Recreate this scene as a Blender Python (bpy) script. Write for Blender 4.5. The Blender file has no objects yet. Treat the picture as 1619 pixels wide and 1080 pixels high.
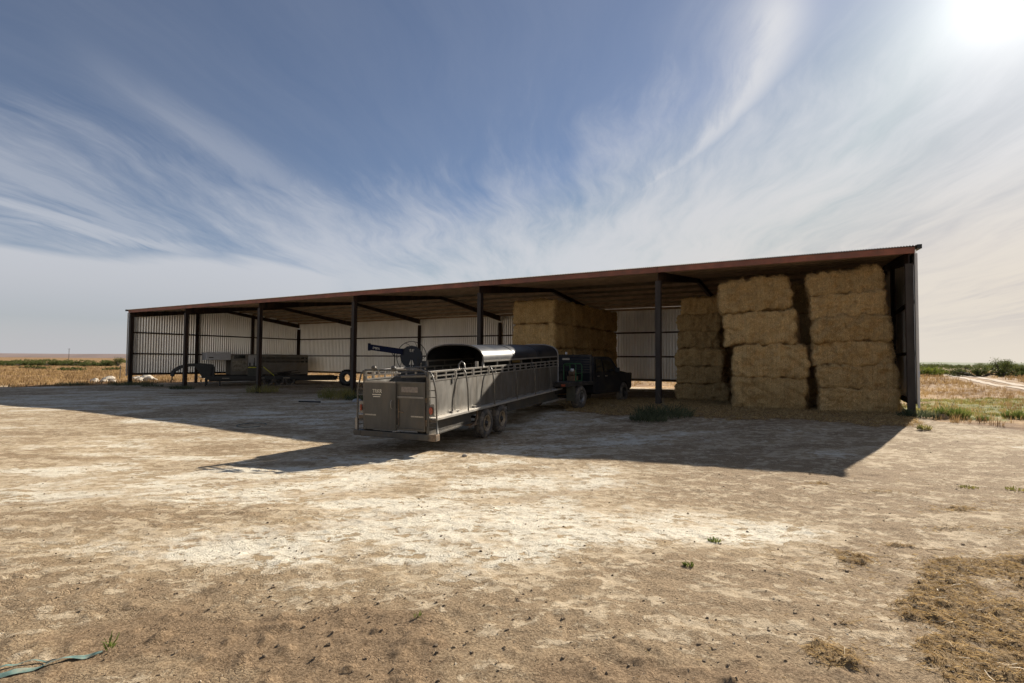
import bpy, math, random
import numpy as np
from mathutils import Vector, Matrix, Euler
random.seed(7); rng = np.random.default_rng(11)
R = math.radians
scene = bpy.context.scene
COL = scene.collection

# ------------------------------------------------------------------ camera
CAMH = 1.75
cam_d = bpy.data.cameras.new('camera'); cam = bpy.data.objects.new('camera', cam_d); COL.objects.link(cam)
cam_d.sensor_width = 36; cam_d.lens = 36 * 851.5 / 1619
cam_d.clip_start = .05; cam_d.clip_end = 20000
cam.matrix_world = Matrix.Translation((0, 0, CAMH)) @ Matrix.Rotation(R(90) + .0355, 4, 'X') @ Matrix.Rotation(.0073, 4, 'Z')
scene.camera = cam
scene.view_settings.view_transform = 'Standard'; scene.view_settings.look = 'None'
scene.view_settings.gamma = 1; scene.view_settings.exposure = .85
scene.render.resolution_x = 1024; scene.render.resolution_y = 683

# ------------------------------------------------------------------ sun and sky
SUN_AZ, SUN_EL = R(43.0), R(27.2)
SD = Vector((math.sin(SUN_AZ) * math.cos(SUN_EL), math.cos(SUN_AZ) * math.cos(SUN_EL), math.sin(SUN_EL)))
sun_d = bpy.data.lights.new('sun', 'SUN'); sun_d.energy = 5.0; sun_d.angle = R(.5); sun_d.color = (1, .92, .80)
sun = bpy.data.objects.new('sun', sun_d); COL.objects.link(sun)
sun.rotation_euler = SD.to_track_quat('Z', 'Y').to_euler(); sun.location = (40, 40, 60)

class NT:
    """small helper for node trees"""
    def __init__(s, tree): s.t = tree; s.n = tree.nodes; s.l = tree.links
    def put(s, sock, v):
        if v is None: return
        if isinstance(v, bpy.types.NodeSocket): s.l.new(v, sock)
        else:
            try: sock.default_value = v
            except Exception:
                sock.default_value = (*v, 1)
    def node(s, typ, ins=None, out=0, **kw):
        n = s.n.new(typ)
        for k, v in kw.items(): setattr(n, k, v)
        for k, v in (ins or {}).items(): s.put(n.inputs[k], v)
        return n.outputs[out]
    def m(s, op, a, b=None, c=None):
        n = s.n.new('ShaderNodeMath'); n.operation = op
        s.put(n.inputs[0], a); s.put(n.inputs[1], b); s.put(n.inputs[2], c); return n.outputs[0]
    def v(s, op, a, b=None, out=0):
        n = s.n.new('ShaderNodeVectorMath'); n.operation = op
        s.put(n.inputs[0], a); s.put(n.inputs[1], b); return n.outputs[out]
    def ss(s, x, a, b, lo=0., hi=1.):
        n = s.n.new('ShaderNodeMapRange'); n.interpolation_type = 'SMOOTHSTEP'
        s.put(n.inputs[0], x); n.inputs[1].default_value = a; n.inputs[2].default_value = b
        n.inputs[3].default_value = lo; n.inputs[4].default_value = hi; return n.outputs[0]
    def mix(s, f, a, b):
        n = s.n.new('ShaderNodeMix'); n.data_type = 'RGBA'
        s.put(n.inputs[0], f); s.put(n.inputs[6], a); s.put(n.inputs[7], b); return n.outputs[2]
    def noise(s, vec, scale, detail=4, rough=.55, dist=0.):
        return s.node('ShaderNodeTexNoise', {'Vector': vec, 'Scale': scale, 'Detail': detail, 'Roughness': rough, 'Distortion': dist})
    def comb(s, x, y, z=0.):
        return s.node('ShaderNodeCombineXYZ', {0: x, 1: y, 2: z})
    def gauss(s, x, c, w):
        d = s.m('DIVIDE', s.m('SUBTRACT', x, c), w)
        return s.m('EXPONENT', s.m('MULTIPLY', s.m('MULTIPLY', d, d), -1.))

world = bpy.data.worlds.new('World'); scene.world = world; world.use_nodes = True
W = NT(world.node_tree); W.n.clear()
sky = W.n.new('ShaderNodeTexSky'); sky.sky_type = 'NISHITA'; sky.sun_disc = False
sky.sun_elevation = SUN_EL; sky.sun_rotation = SUN_AZ; sky.altitude = 600; sky.air_density = 1.0; sky.dust_density = .3; sky.ozone_density = 2.0
D = W.node('ShaderNodeTexCoord', out=0)
sep = W.n.new('ShaderNodeSeparateXYZ'); W.l.new(D, sep.inputs[0]); dx, dy, dz = sep.outputs
az = W.m('MULTIPLY', W.m('ARCTAN2', dx, dy), 180 / math.pi)           # degrees, + to the right
el = W.m('MULTIPLY', W.m('ARCSINE', dz), 180 / math.pi)
den = W.m('ADD', W.m('MAXIMUM', dz, 0.), .10)
px, py = W.m('DIVIDE', dx, den), W.m('DIVIDE', dy, den)
ca, sa = math.cos(R(6)), math.sin(R(6))
alo = W.m('ADD', W.m('MULTIPLY', px, sa), W.m('MULTIPLY', py, ca))
acr = W.m('SUBTRACT', W.m('MULTIPLY', px, ca), W.m('MULTIPLY', py, sa))
P0 = W.comb(px, py, 0.)
warp = W.noise(P0, .8, 3, .5)
acw = W.m('ADD', acr, W.m('MULTIPLY', W.m('SUBTRACT', warp, .5), .6))
S1 = W.noise(W.comb(W.m('MULTIPLY', acw, 1.0), W.m('MULTIPLY', alo, .30), 3.), 1.5, 6, .52, .15)
S2 = W.noise(W.comb(W.m('MULTIPLY', acw, 2.4), W.m('MULTIPLY', alo, .5), 8.), 2.6, 10, .64, .15)
S3 = W.noise(W.comb(W.m('MULTIPLY', acr, .5), W.m('MULTIPLY', alo, .35), 5.), 1.0, 4, .5, .2)
S4 = W.noise(W.comb(W.m('MULTIPLY', acw, 6.5), W.m('MULTIPLY', alo, 1.1), 2.), 2.6, 8, .62, .2)
fil = W.m('ADD', W.m('ADD', W.m('MULTIPLY', S1, .46), W.m('MULTIPLY', S2, .38)), W.m('MULTIPLY', S4, .16))
# more veil low in the sky and towards the sun, clear high on the left
cover = W.m('ADD', W.ss(el, 36., 6., -.08, .28), W.ss(az, -26., 30., 0., .12))
cover = W.m('SUBTRACT', cover, W.m('MULTIPLY', W.ss(az, 4., -18.), W.ss(el, 15., 24., 0., .16)))
cover = W.m('ADD', cover, W.m('MULTIPLY', W.m('SUBTRACT', S3, .5), .60))
veil = W.ss(W.m('ADD', fil, cover), .50, .98)
# plume curving up to the right
dq = W.m('SUBTRACT', 31.5, el)
curve = W.m('SUBTRACT', 27.2, W.m('MULTIPLY', W.m('MULTIPLY', dq, dq), .068))
cw = W.m('MULTIPLY', W.m('SUBTRACT', S2, .5), 4.)
off = W.m('SUBTRACT', W.m('ADD', az, cw), curve)
pw = W.ss(el, 14., 30., .9, 2.6)
prof = W.m('ADD', W.gauss(off, 0., pw), W.m('MULTIPLY', W.gauss(off, -3.2, W.m('MULTIPLY', pw, 1.8)), .45))
plume = W.m('MULTIPLY', prof, W.m('MULTIPLY', W.ss(el, 11., 19.), W.ss(el, 36., 30.)))
plume = W.m('MULTIPLY', plume, W.ss(S2, .28, .62, .45, 1.))
# long faint streak high on the left and the pale banks low on the left
jit = W.m('SUBTRACT', S2, .5)
streak = W.m('MULTIPLY', W.gauss(W.m('ADD', el, W.m('MULTIPLY', jit, 5.)), W.m('ADD', 6.6, W.m('MULTIPLY', az, -.43)), 1.7), W.m('MULTIPLY', W.ss(az, -43., -30.), W.ss(az, -8., -20.)))
bank0 = W.m('MULTIPLY', W.gauss(W.m('ADD', el, W.m('MULTIPLY', jit, 6.)), W.m('ADD', -3.2, W.m('MULTIPLY', az, -.41)), 1.5), W.ss(az, -16., -34.))
bank1 = W.m('MULTIPLY', W.gauss(W.m('ADD', el, W.m('MULTIPLY', jit, 3.)), W.m('ADD', 5.4, W.m('MULTIPLY', az, -.14)), .8), W.ss(az, -22., -34.))
bank2 = W.m('MULTIPLY', W.m('MULTIPLY', W.ss(W.m('ADD', el, W.m('MULTIPLY', W.m('SUBTRACT', S1, .5), 4.)), 10.0, 8.2), W.ss(az, -8., -20.)), W.ss(el, 1., 7., .7, 1.))
sd = W.v('DOT_PRODUCT', D, tuple(SD), out=1)
ang = W.m('MULTIPLY', W.m('ARCCOSINE', W.m('MINIMUM', sd, .999999)), 180 / math.pi)
dens = W.m('MAXIMUM', W.m('MULTIPLY', veil, W.ss(az, -30., 15., .72, .92)), W.m('MULTIPLY', plume, .75))
dens = W.m('MAXIMUM', dens, W.m('MULTIPLY', streak, .27))
dens = W.m('MAXIMUM', dens, W.m('MULTIPLY', bank0, .42))
dens = W.m('MAXIMUM', dens, W.m('MULTIPLY', bank1, .62))
dens = W.m('MAXIMUM', dens, W.m('MULTIPLY', bank2, .85))
hz = W.ss(el, 9., 0., 0., .97)
dens = W.m('MAXIMUM', dens, hz)
dens = W.m('MINIMUM', W.m('ADD', dens, W.m('MULTIPLY', W.m('SUBTRACT', 1., dens), W.m('ADD', .05, W.m('MULTIPLY', S2, .12)))), 1.)
glow = W.m('ADD', W.m('EXPONENT', W.m('MULTIPLY', ang, -.27)), W.m('MULTIPLY', W.m('EXPONENT', W.m('MULTIPLY', ang, -.06)), .15))
warm = W.ss(az, 0., 45.)
warmlow = W.m('MULTIPLY', warm, W.ss(el, 22., 4.))
ccol = W.mix(warmlow, (4.65, 4.75, 5.05, 1), (5.7, 5.15, 4.4, 1))
lowdim = W.m('MULTIPLY', W.ss(el, 12., 0.), W.ss(az, -5., -30.))
ccol = W.mix(W.m('MULTIPLY', lowdim, .5), ccol, (2.9, 2.8, 2.8, 1))
base = W.mix(dens, W.v('MINIMUM', W.v('MULTIPLY', sky.outputs[0], (.43, .465, .53)), (3.0, 2.9, 3.25)), ccol)
gcol = W.n.new('ShaderNodeVectorMath'); gcol.operation = 'SCALE'; gcol.inputs[0].default_value = (8, 7.8, 7.5); W.l.new(glow, gcol.inputs[3])
final = W.v('ADD', base, gcol.outputs[0])
bg = W.n.new('ShaderNodeBackground'); W.l.new(final, bg.inputs[0]); bg.inputs[1].default_value = .075
wo = W.n.new('ShaderNodeOutputWorld'); W.l.new(bg.outputs[0], wo.inputs[0])

# ------------------------------------------------------------------ numpy noise
def _h(ix, iy, s):
    n = (ix.astype(np.int64) * 374761393 + iy.astype(np.int64) * 668265263 + s * 974634777) & 0xffffffff
    n = ((n ^ (n >> 13)) * 1274126177) & 0xffffffff
    return ((n ^ (n >> 16)) & 0xffff) / 65535.
def vnoise(x, y, s=0):
    ix, iy = np.floor(x), np.floor(y); fx, fy = x - ix, y - iy
    fx = fx * fx * fx * (fx * (fx * 6 - 15) + 10); fy = fy * fy * fy * (fy * (fy * 6 - 15) + 10)
    a, b, c, d = _h(ix, iy, s), _h(ix + 1, iy, s), _h(ix, iy + 1, s), _h(ix + 1, iy + 1, s)
    return (a * (1 - fx) + b * fx) * (1 - fy) + (c * (1 - fx) + d * fx) * fy
def fbm(x, y, s=0, o=4, g=.5):
    r = 0; a = 1; t = 0
    for k in range(o):
        r = r + a * vnoise(x * 2 ** k + 17.3 * k, y * 2 ** k - 9.1 * k, s + k); t += a; a *= g
    return r / t
def sst(x, a, b):
    t = np.clip((x - a) / (b - a), 0, 1); return t * t * (3 - 2 * t)

# ------------------------------------------------------------------ terrain
GP = np.array([(0, 0, 0), (0, 4, 0), (-4, 4, -.02), (5.2, 9.1, -.07), (3.9, 9.8, -.13), (2.4, 10.6, -.17), (.56, 11.5, -.26), (-1.6, 12.5, -.33), (-.2, 13.9, -.30), (-5.6, 14.6, -.42),
    (-7.6, 15.8, -.41), (-11.8, 18.4, -.37), (-14, 19.7, -.36), (-24, 25.2, -.45), (-29.4, 41.3, -.32), (-22.8, 37.5, -.38), (-15.7, 33.3, -.36), (-8.7, 29.2, -.28),
    (-1.55, 25.1, -.08), (2.6, 20.3, -.06), (4.8, 23.6, .02), (5.65, 20.9, .08), (12.6, 16.8, .12), (9.5, 17.3, .06), (20, 25, .1), (20, 10, .1), (12, 6, .03), (-12, 9, -.2), (-20, 15, -.35),
    (60, 60, .1), (-80, 80, -.4), (0, 80, -.2), (-120, 20, -.3), (120, 20, 0), (0, -40, 0), (0, 45, -.2), (20, 40, .05)])
def gz(x, y):
    x = np.asarray(x, float); y = np.asarray(y, float)
    num = np.zeros(np.broadcast(x, y).shape); dn = num.copy()
    for a, b, c in GP:
        w = 1 / ((x - a) ** 2 + (y - b) ** 2 + 1.2) ** 1.6
        num += w * c; dn += w
    return num / dn
def G(x, y): return float(gz(x, y))

# building frame: X along the front, Y to the back
BY = -.5277; BO = Vector((-29.4357, 41.3147, 0))
bex = Vector((math.cos(BY), math.sin(BY), 0)); bey = Vector((-math.sin(BY), math.cos(BY), 0))
def B(X, Y, z=0.): return BO + bex * X + bey * Y + Vector((0, 0, z))
FX = [0, 7.67, 15.86, 24.04, 32.27, 40.61, 48.68]; BW = 15.44; EH = 5.445

# ------------------------------------------------------------------ materials
MATS = {}
def mat(name, col, rough=.6, metal=0., var=.25, scale=6., bump=.0, bscale=40., col2=None, spec=.5, stretch=(1, 1, 1), detail=5, dirt=None, dirt_amt=.5, dirt_scale=2.5, coord='Object'):
    if name in MATS: return MATS[name]
    m = bpy.data.materials.new(name); m.use_nodes = True; T = NT(m.node_tree)
    p = T.n['Principled BSDF']
    tc = T.node('ShaderNodeTexCoord', out=3 if coord == 'Object' else 0)
    mp = T.node('ShaderNodeMapping', {'Vector': tc, 'Scale': stretch})
    n = T.noise(mp, scale, detail, .6)
    f = T.ss(n, .3, .7)
    c2 = col2 or tuple(min(1, c * (1 + var)) for c in col); c1 = tuple(c * (1 - var) for c in col)
    c = T.mix(f, (*c1, 1), (*c2, 1))
    if dirt:
        dn = T.ss(T.noise(mp, dirt_scale, 6, .68), .43, .66)
        c = T.mix(T.m('MULTIPLY', dn, dirt_amt), c, (*dirt, 1))
    T.put(p.inputs['Base Color'], c); T.put(p.inputs['Metallic'], metal)
    T.put(p.inputs['Roughness'], T.m('ADD', T.m('MULTIPLY', T.m('SUBTRACT', n, .5), .25), rough)); T.put(p.inputs['Specular IOR Level'], spec)
    if bump > 0:
        bn = T.noise(mp, bscale, 4, .6)
        T.put(p.inputs['Normal'], T.node('ShaderNodeBump', {'Height': bn, 'Strength': bump, 'Distance': .02}))
    MATS[name] = m; return m
DUST = (.30, .23, .16)
m_steel = mat('primer_brown_steel', (.034, .023, .019), .65, .0, .3, 3, dirt=(.12, .065, .035), dirt_amt=.45, dirt_scale=3, stretch=(1, 1, .25), spec=.3)
m_flange = mat('weathered_grey_steel', (.058, .047, .038), .7, .0, .3, 4, spec=.25, stretch=(1, 1, .25), dirt=(.05, .04, .035), dirt_amt=.4)
m_red = mat('red_oxide_steel', (.30, .105, .058), .6, 0, .25, 2, dirt=(.17, .085, .055), dirt_amt=.6, dirt_scale=1.6)
m_sheet = mat('galvanised_wall_sheet', (.84, .83, .80), .36, .85, .08, 1.5, dirt=(.66, .60, .50), dirt_amt=.25, dirt_scale=.8, stretch=(1, 1, .3))
m_roof = mat('galvanised_roof_sheet', (.36, .31, .25), .8, .0, .15, 1.2, spec=.15, dirt=(.14, .10, .07), dirt_amt=.4)
m_purlin = mat('brown_purlin', (.34, .24, .16), .6, 0, .2, 2)
m_cap = mat('dark_trim', (.02, .022, .02), .5)
m_trim = mat('pale_trim', (.62, .60, .55), .45, .2, .05)
m_tw = mat('trailer_grey_metal', (.25, .235, .21), .50, .85, .15, 5, bump=.25, bscale=2.2, dirt=(.17, .14, .105), dirt_amt=.55, dirt_scale=3.2, stretch=(1, 1, .35))
m_td = mat('trailer_door_metal', (.095, .086, .07), .5, .2, .2, 4, bump=.3, bscale=2.2, dirt=(.15, .115, .075), dirt_amt=.6, dirt_scale=1.8, stretch=(1, 1, .3))
m_skirt = mat('trailer_skirt_metal', (.075, .07, .06), .5, .2, .15, 4, dirt=(.125, .10, .07), dirt_amt=.7)
m_rail = mat('pale_rail_steel', (.30, .28, .25), .36, .45, .1, 12, dirt=(.27, .21, .14), dirt_amt=.4, dirt_scale=6)
m_board = mat('pale_dusty_board', (.42, .39, .34), .5, .3, .15, 8, dirt=(.30, .24, .17), dirt_amt=.5, dirt_scale=4)
m_pipe = mat('dark_pipe_steel', (.09, .085, .075), .4, .3, .2, 12, dirt=(.22, .17, .11), dirt_amt=.4, dirt_scale=7)
m_can = mat('dark_glossy_canopy_paint', (.014, .015, .017), .42, .0, .2, 1.5, spec=.4, dirt=(.10, .085, .065), dirt_amt=.3, dirt_scale=1.5)
m_canin = mat('dark_canopy_inside', (.03, .027, .022), .8)
m_tyre = mat('dusty_tyre_rubber', (.07, .062, .054), .85, 0, .3, 12, dirt=(.24, .195, .145), dirt_amt=.75, dirt_scale=5, bump=.2)
m_rim = mat('tan_dusty_rim', (.30, .23, .15), .55, .3, .25, 10)
m_hub = mat('dark_hub', (.05, .045, .04), .5, .5)
m_black = mat('black_plastic', (.012, .012, .012), .5)
m_rust = mat('rusty_bumper_steel', (.13, .10, .07), .65, .1, .3, 6, dirt=(.36, .21, .10), dirt_amt=.6, dirt_scale=3)
m_lamp = mat('red_lamp_lens', (.36, .075, .035), .3, 0, .15, 20)
m_tape = mat('pale_reflective_tape', (.42, .36, .27), .4, 0, .25, 30)
m_letter = mat('pale_lettering', (.80, .72, .56), .5)
m_truck = mat('black_truck_paint', (.016, .016, .018), .6, 0, .2, 2, spec=.2, dirt=(.05, .045, .035), dirt_amt=.5, dirt_scale=1.5)
m_bedst = mat('dark_flatbed_steel', (.022, .019, .015), .85, .0, .25, 4, dirt=(.11, .09, .07), dirt_amt=.5)
m_glass = mat('dark_glass', (.01, .013, .012), .08, 0, .1, 2, spec=.8)
m_chrome = mat('dull_chrome', (.5, .5, .5), .3, .9)
m_dull = mat('dull_alloy', (.22, .21, .2), .5, .5)
m_mud = mat('olive_mudflap', (.08, .075, .05), .8)
m_green = mat('green_painted_frame', (.02, .085, .02), .45)
m_white = mat('dull_white_paint', (.60, .60, .60), .45, 0, .08, 3)
m_alu = mat('dull_aluminium_sheet', (.24, .225, .20), .45, .3, .12, 2, dirt=(.24, .19, .13), dirt_amt=.5)
m_door = mat('pale_door', (.50, .50, .50), .5, 0, .08, 3)
m_blue = mat('navy_painted_steel', (.003, .008, .035), .6, 0, .25, 4, spec=.2)
m_navy = mat('dark_navy_disc', (.006, .010, .018), .5, 0, .3, 6)
m_yel = mat('yellow_strap', (.62, .60, .05), .6)
m_olive = mat('olive_cargo', (.07, .07, .055), .7)
m_wood = mat('grey_weathered_wood', (.09, .075, .06), .9, 0, .3, 10, stretch=(1, 1, .1))
m_rock = mat('white_caliche_rock', (.42, .37, .30), .9, 0, .35, 6, bump=.5, bscale=20)
m_clod = mat('dry_clod', (.20, .145, .09), .95, 0, .45, 9, bump=.4, bscale=60, coord='Object')
m_bark = mat('mesquite_bark', (.09, .07, .05), .9)
def leafmat(name, c1, c2, scale=3.):
    m = bpy.data.materials.new(name); m.use_nodes = True; T = NT(m.node_tree); p = T.n['Principled BSDF']
    tc = T.node('ShaderNodeTexCoord', out=3)
    n = T.ss(T.noise(tc, scale, 4, .7), .32, .68)
    c = T.mix(n, (*c1, 1), (*c2, 1))
    T.put(p.inputs['Base Color'], c); T.put(p.inputs['Roughness'], .7); T.put(p.inputs['Specular IOR Level'], .2)
    tr = T.node('ShaderNodeBsdfTranslucent', {'Color': c})
    mx = T.node('ShaderNodeMixShader', {0: .35, 1: p.outputs[0], 2: tr})
    T.l.new(mx, T.n['Material Output'].inputs[0]); return m
m_leaf = leafmat('olive_green_leaves', (.05, .07, .02), (.15, .165, .045))
m_leafy = leafmat('yellow_green_leaves', (.10, .15, .02), (.26, .27, .05))
m_gold = leafmat('golden_dry_grass', (.20, .12, .055), (.47, .32, .145), .35)
m_weed = leafmat('grey_green_weed', (.05, .07, .035), (.15, .16, .085), 2.5)
m_bright = leafmat('fresh_green_weed', (.09, .13, .025), (.26, .28, .07), 2.5)
m_gweed = leafmat('mixed_ground_weed', (.14, .15, .04), (.40, .34, .11), 1.5)
m_straw = leafmat('loose_straw', (.21, .13, .05), (.70, .51, .25), 14.)
m_strand = leafmat('hay_strand', (.36, .20, .07), (.98, .74, .40), 9.)
# hay bale surface
m_hay = bpy.data.materials.new('packed_hay'); m_hay.use_nodes = True
T = NT(m_hay.node_tree); p = T.n['Principled BSDF']; tc = T.node('ShaderNodeTexCoord', out=3)
a = T.noise(T.node('ShaderNodeMapping', {'Vector': tc, 'Scale': (1, 1, .45)}), 42, 8, .75, .6)
b = T.noise(T.node('ShaderNodeMapping', {'Vector': tc, 'Scale': (1, 1, .3), 'Rotation': (.4, .5, 0)}), 95, 5, .75, 1.2)
c = T.noise(tc, 2.6, 4, .6)
f = T.ss(T.m('ADD', T.m('MULTIPLY', a, .55), T.m('MULTIPLY', b, .45)), .36, .66)
cc = T.mix(f, (.29, .165, .055, 1), (.97, .71, .345, 1))
sx_ = T.n.new('ShaderNodeSeparateXYZ'); T.l.new(T.v('ADD', tc, T.v('MULTIPLY', T.node('ShaderNodeTexNoise', {'Vector': tc, 'Scale': 3.}, out=1), (.04, 0, 0))), sx_.inputs[0])
fl = T.m('ABSOLUTE', T.m('SINE', T.m('MULTIPLY', sx_.outputs[0], 22.)))
cc = T.mix(T.m('MULTIPLY', T.ss(fl, .22, .0), .45), cc, T.v('MULTIPLY', cc, (.45, .42, .38)))
cc = T.mix(T.ss(c, .35, .7), cc, T.v('MULTIPLY', cc, (.84, .80, .74)))
oi = T.node('ShaderNodeObjectInfo', out=5)
hv = T.n.new('ShaderNodeHueSaturation'); T.l.new(cc, hv.inputs['Color']); T.l.new(T.m('ADD', .82, T.m('MULTIPLY', oi, .3)), hv.inputs['Value']); hv.inputs['Saturation'].default_value = 1.0
T.put(p.inputs['Base Color'], hv.outputs[0]); T.put(p.inputs['Roughness'], .85); T.put(p.inputs['Specular IOR Level'], .15)
T.put(p.inputs['Normal'], T.node('ShaderNodeBump', {'Height': T.m('ADD', a, T.m('MULTIPLY', b, .5)), 'Strength': .9, 'Distance': .05}))

# ------------------------------------------------------------------ mesh helpers
class MB:
    def __init__(s): s.V = []; s.F = []; s.S = []
    def add(s, vs, fs, smooth=False):
        o = len(s.V); s.V += [tuple(v) for v in vs]; s.F += [tuple(i + o for i in f) for f in fs]; s.S += [smooth] * len(fs); return s
    def box(s, lo, hi, M=None):
        x0, y0, z0 = lo; x1, y1, z1 = hi
        vs = [Vector(q) for q in ((x0, y0, z0), (x1, y0, z0), (x1, y1, z0), (x0, y1, z0), (x0, y0, z1), (x1, y0, z1), (x1, y1, z1), (x0, y1, z1))]
        if M is not None: vs = [M @ q for q in vs]
        return s.add(vs, [(0, 3, 2, 1), (4, 5, 6, 7), (0, 1, 5, 4), (1, 2, 6, 5), (2, 3, 7, 6), (3, 0, 4, 7)])
    def bar(s, a, b, w, h, up=(0, 0, 1)):
        a, b = Vector(a), Vector(b); d = (b - a).normalized(); up = Vector(up)
        if abs(d.dot(up)) > .98: up = Vector((0, 1, 0))
        r = d.cross(up).normalized(); u = r.cross(d)
        vs = []
        for q in (a, b):
            for sx, sz in ((-1, -1), (1, -1), (1, 1), (-1, 1)): vs.append(q + r * sx * w / 2 + u * sz * h / 2)
        return s.add(vs, [(0, 3, 2, 1), (4, 5, 6, 7), (0, 1, 5, 4), (1, 2, 6, 5), (2, 3, 7, 6), (3, 0, 4, 7)])
    def tube(s, pts, r, n=8, cap=True):
        pts = [Vector(q) for q in pts]; rs = r if isinstance(r, (list, tuple)) else [r] * len(pts)
        vs = []; up = None
        for i, q in enumerate(pts):
            d = (pts[min(i + 1, len(pts) - 1)] - pts[max(i - 1, 0)]).normalized()
            if up is None: up = Vector((0, 0, 1)) if abs(d.z) < .9 else Vector((1, 0, 0))
            rr = d.cross(up).normalized(); up = rr.cross(d).normalized()
            for k in range(n):
                a = 2 * math.pi * k / n; vs.append(q + (rr * math.cos(a) + up * math.sin(a)) * rs[i])
        fs = []
        for i in range(len(pts) - 1):
            for k in range(n):
                k2 = (k + 1) % n; fs.append((i * n + k, i * n + k2, (i + 1) * n + k2, (i + 1) * n + k))
        s.add(vs, fs, True)
        if cap:
            o = len(s.V) - len(vs); s.F += [tuple(o + k for k in range(n)), tuple(o + (len(pts) - 1) * n + k for k in reversed(range(n)))]; s.S += [False, False]
        return s
    def lathe(s, prof, c, axis='x', n=28, smooth=True):
        # prof: (offset along the axis, radius); ring about the axis through c
        c = Vector(c); vs = []
        for a_, r_ in prof:
            for k in range(n):
                t = 2 * math.pi * k / n; u, v = math.cos(t) * r_, math.sin(t) * r_
                vs.append(c + (Vector((a_, u, v)) if axis == 'x' else Vector((u, a_, v)) if axis == 'y' else Vector((u, v, a_))))
        fs = []
        for i in range(len(prof) - 1):
            for k in range(n):
                k2 = (k + 1) % n; fs.append((i * n + k, i * n + k2, (i + 1) * n + k2, (i + 1) * n + k))
        return s.add(vs, fs, smooth)
    def disc(s, c, r, axis='x', n=24, r0=0.):
        return s.lathe([(0, r0), (0, r)], c, axis, n, False)
    def prism(s, poly, axis, a, b):
        # poly of 2D points extruded along axis from a to b
        def P(u, v, t): return (t, u, v) if axis == 'x' else (u, t, v) if axis == 'y' else (u, v, t)
        n = len(poly); vs = [P(u, v, a) for u, v in poly] + [P(u, v, b) for u, v in poly]
        fs = [tuple(range(n)), tuple(reversed(range(n, 2 * n)))] + [(i, i + n, (i + 1) % n + n, (i + 1) % n) for i in range(n)]
        return s.add(vs, fs)
    def mesh(s, name, m=None, bevel=0):
        me = bpy.data.meshes.new(name); me.from_pydata(s.V, [], s.F)
        me.polygons.foreach_set('use_smooth', s.S)
        if m: me.materials.append(m)
        me.update(); return me
    def build(s, name, m, parent=None, bevel=0.):
        me = s.mesh(name, m)
        if bevel:
            import bmesh
            bm = bmesh.new(); bm.from_mesh(me); bmesh.ops.recalc_face_normals(bm, faces=bm.faces)
            bmesh.ops.bevel(bm, geom=[e for e in bm.edges if len(e.link_faces) == 2 and e.calc_face_angle() > .5], offset=bevel, segments=2, affect='EDGES', profile=.6, clamp_overlap=True)
            bm.to_mesh(me); bm.free()
        o = bpy.data.objects.new(name, me); COL.objects.link(o); o.parent = parent; return o

def tag(o, label=None, cat=None, group=None, kind=None):
    if label: o['label'] = label
    if cat: o['category'] = cat
    if group: o['group'] = group
    if kind: o['kind'] = kind
    return o
def empty(name, M):
    o = bpy.data.objects.new(name, None); COL.objects.link(o); o.matrix_world = M if isinstance(M, Matrix) else Matrix.Translation(M); return o
def copy_tree(o, parent=None):
    c = o.copy(); COL.objects.link(c)
    if parent is not None:
        c.parent = parent; c.matrix_parent_inverse = o.matrix_parent_inverse.copy()
    for ch in list(CH.get(o.name, [])) or [x for x in bpy.data.objects if x.parent == o]: copy_tree(ch, c)
    return c
CH = {}
def text_mesh(txt, size, ext=.002):
    cu = bpy.data.curves.new('t', 'FONT'); cu.body = txt; cu.size = size; cu.extrude = ext; cu.align_x = 'LEFT'
    o = bpy.data.objects.new('t', cu); COL.objects.link(o)
    dg = bpy.context.evaluated_depsgraph_get(); dg.update()
    me = bpy.data.meshes.new_from_object(o.evaluated_get(dg)); bpy.data.objects.remove(o); return me
def text_obj(name, txt, size, m, parent, M):
    me = text_mesh(txt, size); me.materials.clear(); me.materials.append(m)
    o = bpy.data.objects.new(name, me); COL.objects.link(o); o.parent = parent; o.matrix_local = M; return o

# ------------------------------------------------------------------ ground
def axis_pts(lo, hi, step, g1, far, c1=40., g2=.07):
    core = list(np.arange(lo, hi, step))
    def out(start, lim, sgn):
        r = []; s_ = step; x = start
        while abs(x - start) < lim:
            s_ *= (1 + g1) if abs(x - start) < c1 else (1 + g2)
            x += sgn * s_; r.append(x)
        return r
    return core, out
core, out = axis_pts(-3.6, 3.9, .024, .02, 6000)
gx = np.array(list(reversed(out(core[0], 7000, -1))) + core + out(core[-1], 7000, 1))
core, out = axis_pts(2.0, 6.5, .024, .016, 6000)
ob = []; x_ = 2.0; s_ = .05
while x_ > -400: x_ -= s_; s_ *= 1.12; ob.append(x_)
gy = np.array(list(reversed(ob)) + core + out(core[-1], 9000, 1))
XX, YY = np.meshgrid(gx, gy)
bX = (XX - BO.x) * bex.x + (YY - BO.y) * bex.y; bY = (XX - BO.x) * bey.x + (YY - BO.y) * bey.y
ZZ = gz(XX, YY)
def gsum(lst, x, y):
    r = 0
    for cx, cy, rx, ry, a_ in lst: r = r + a_ * np.exp(-((x - cx) / rx) ** 2 - ((y - cy) / ry) ** 2)
    return r
nb = fbm(XX * .8, YY * .8, 3, 5); nf = fbm(XX * 4, YY * 4, 9, 4); nl = fbm(XX * .22, YY * .3, 21, 4); nst = fbm(XX * .5 + YY * .12, YY * 1.5 - XX * .3, 88, 5)
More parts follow.
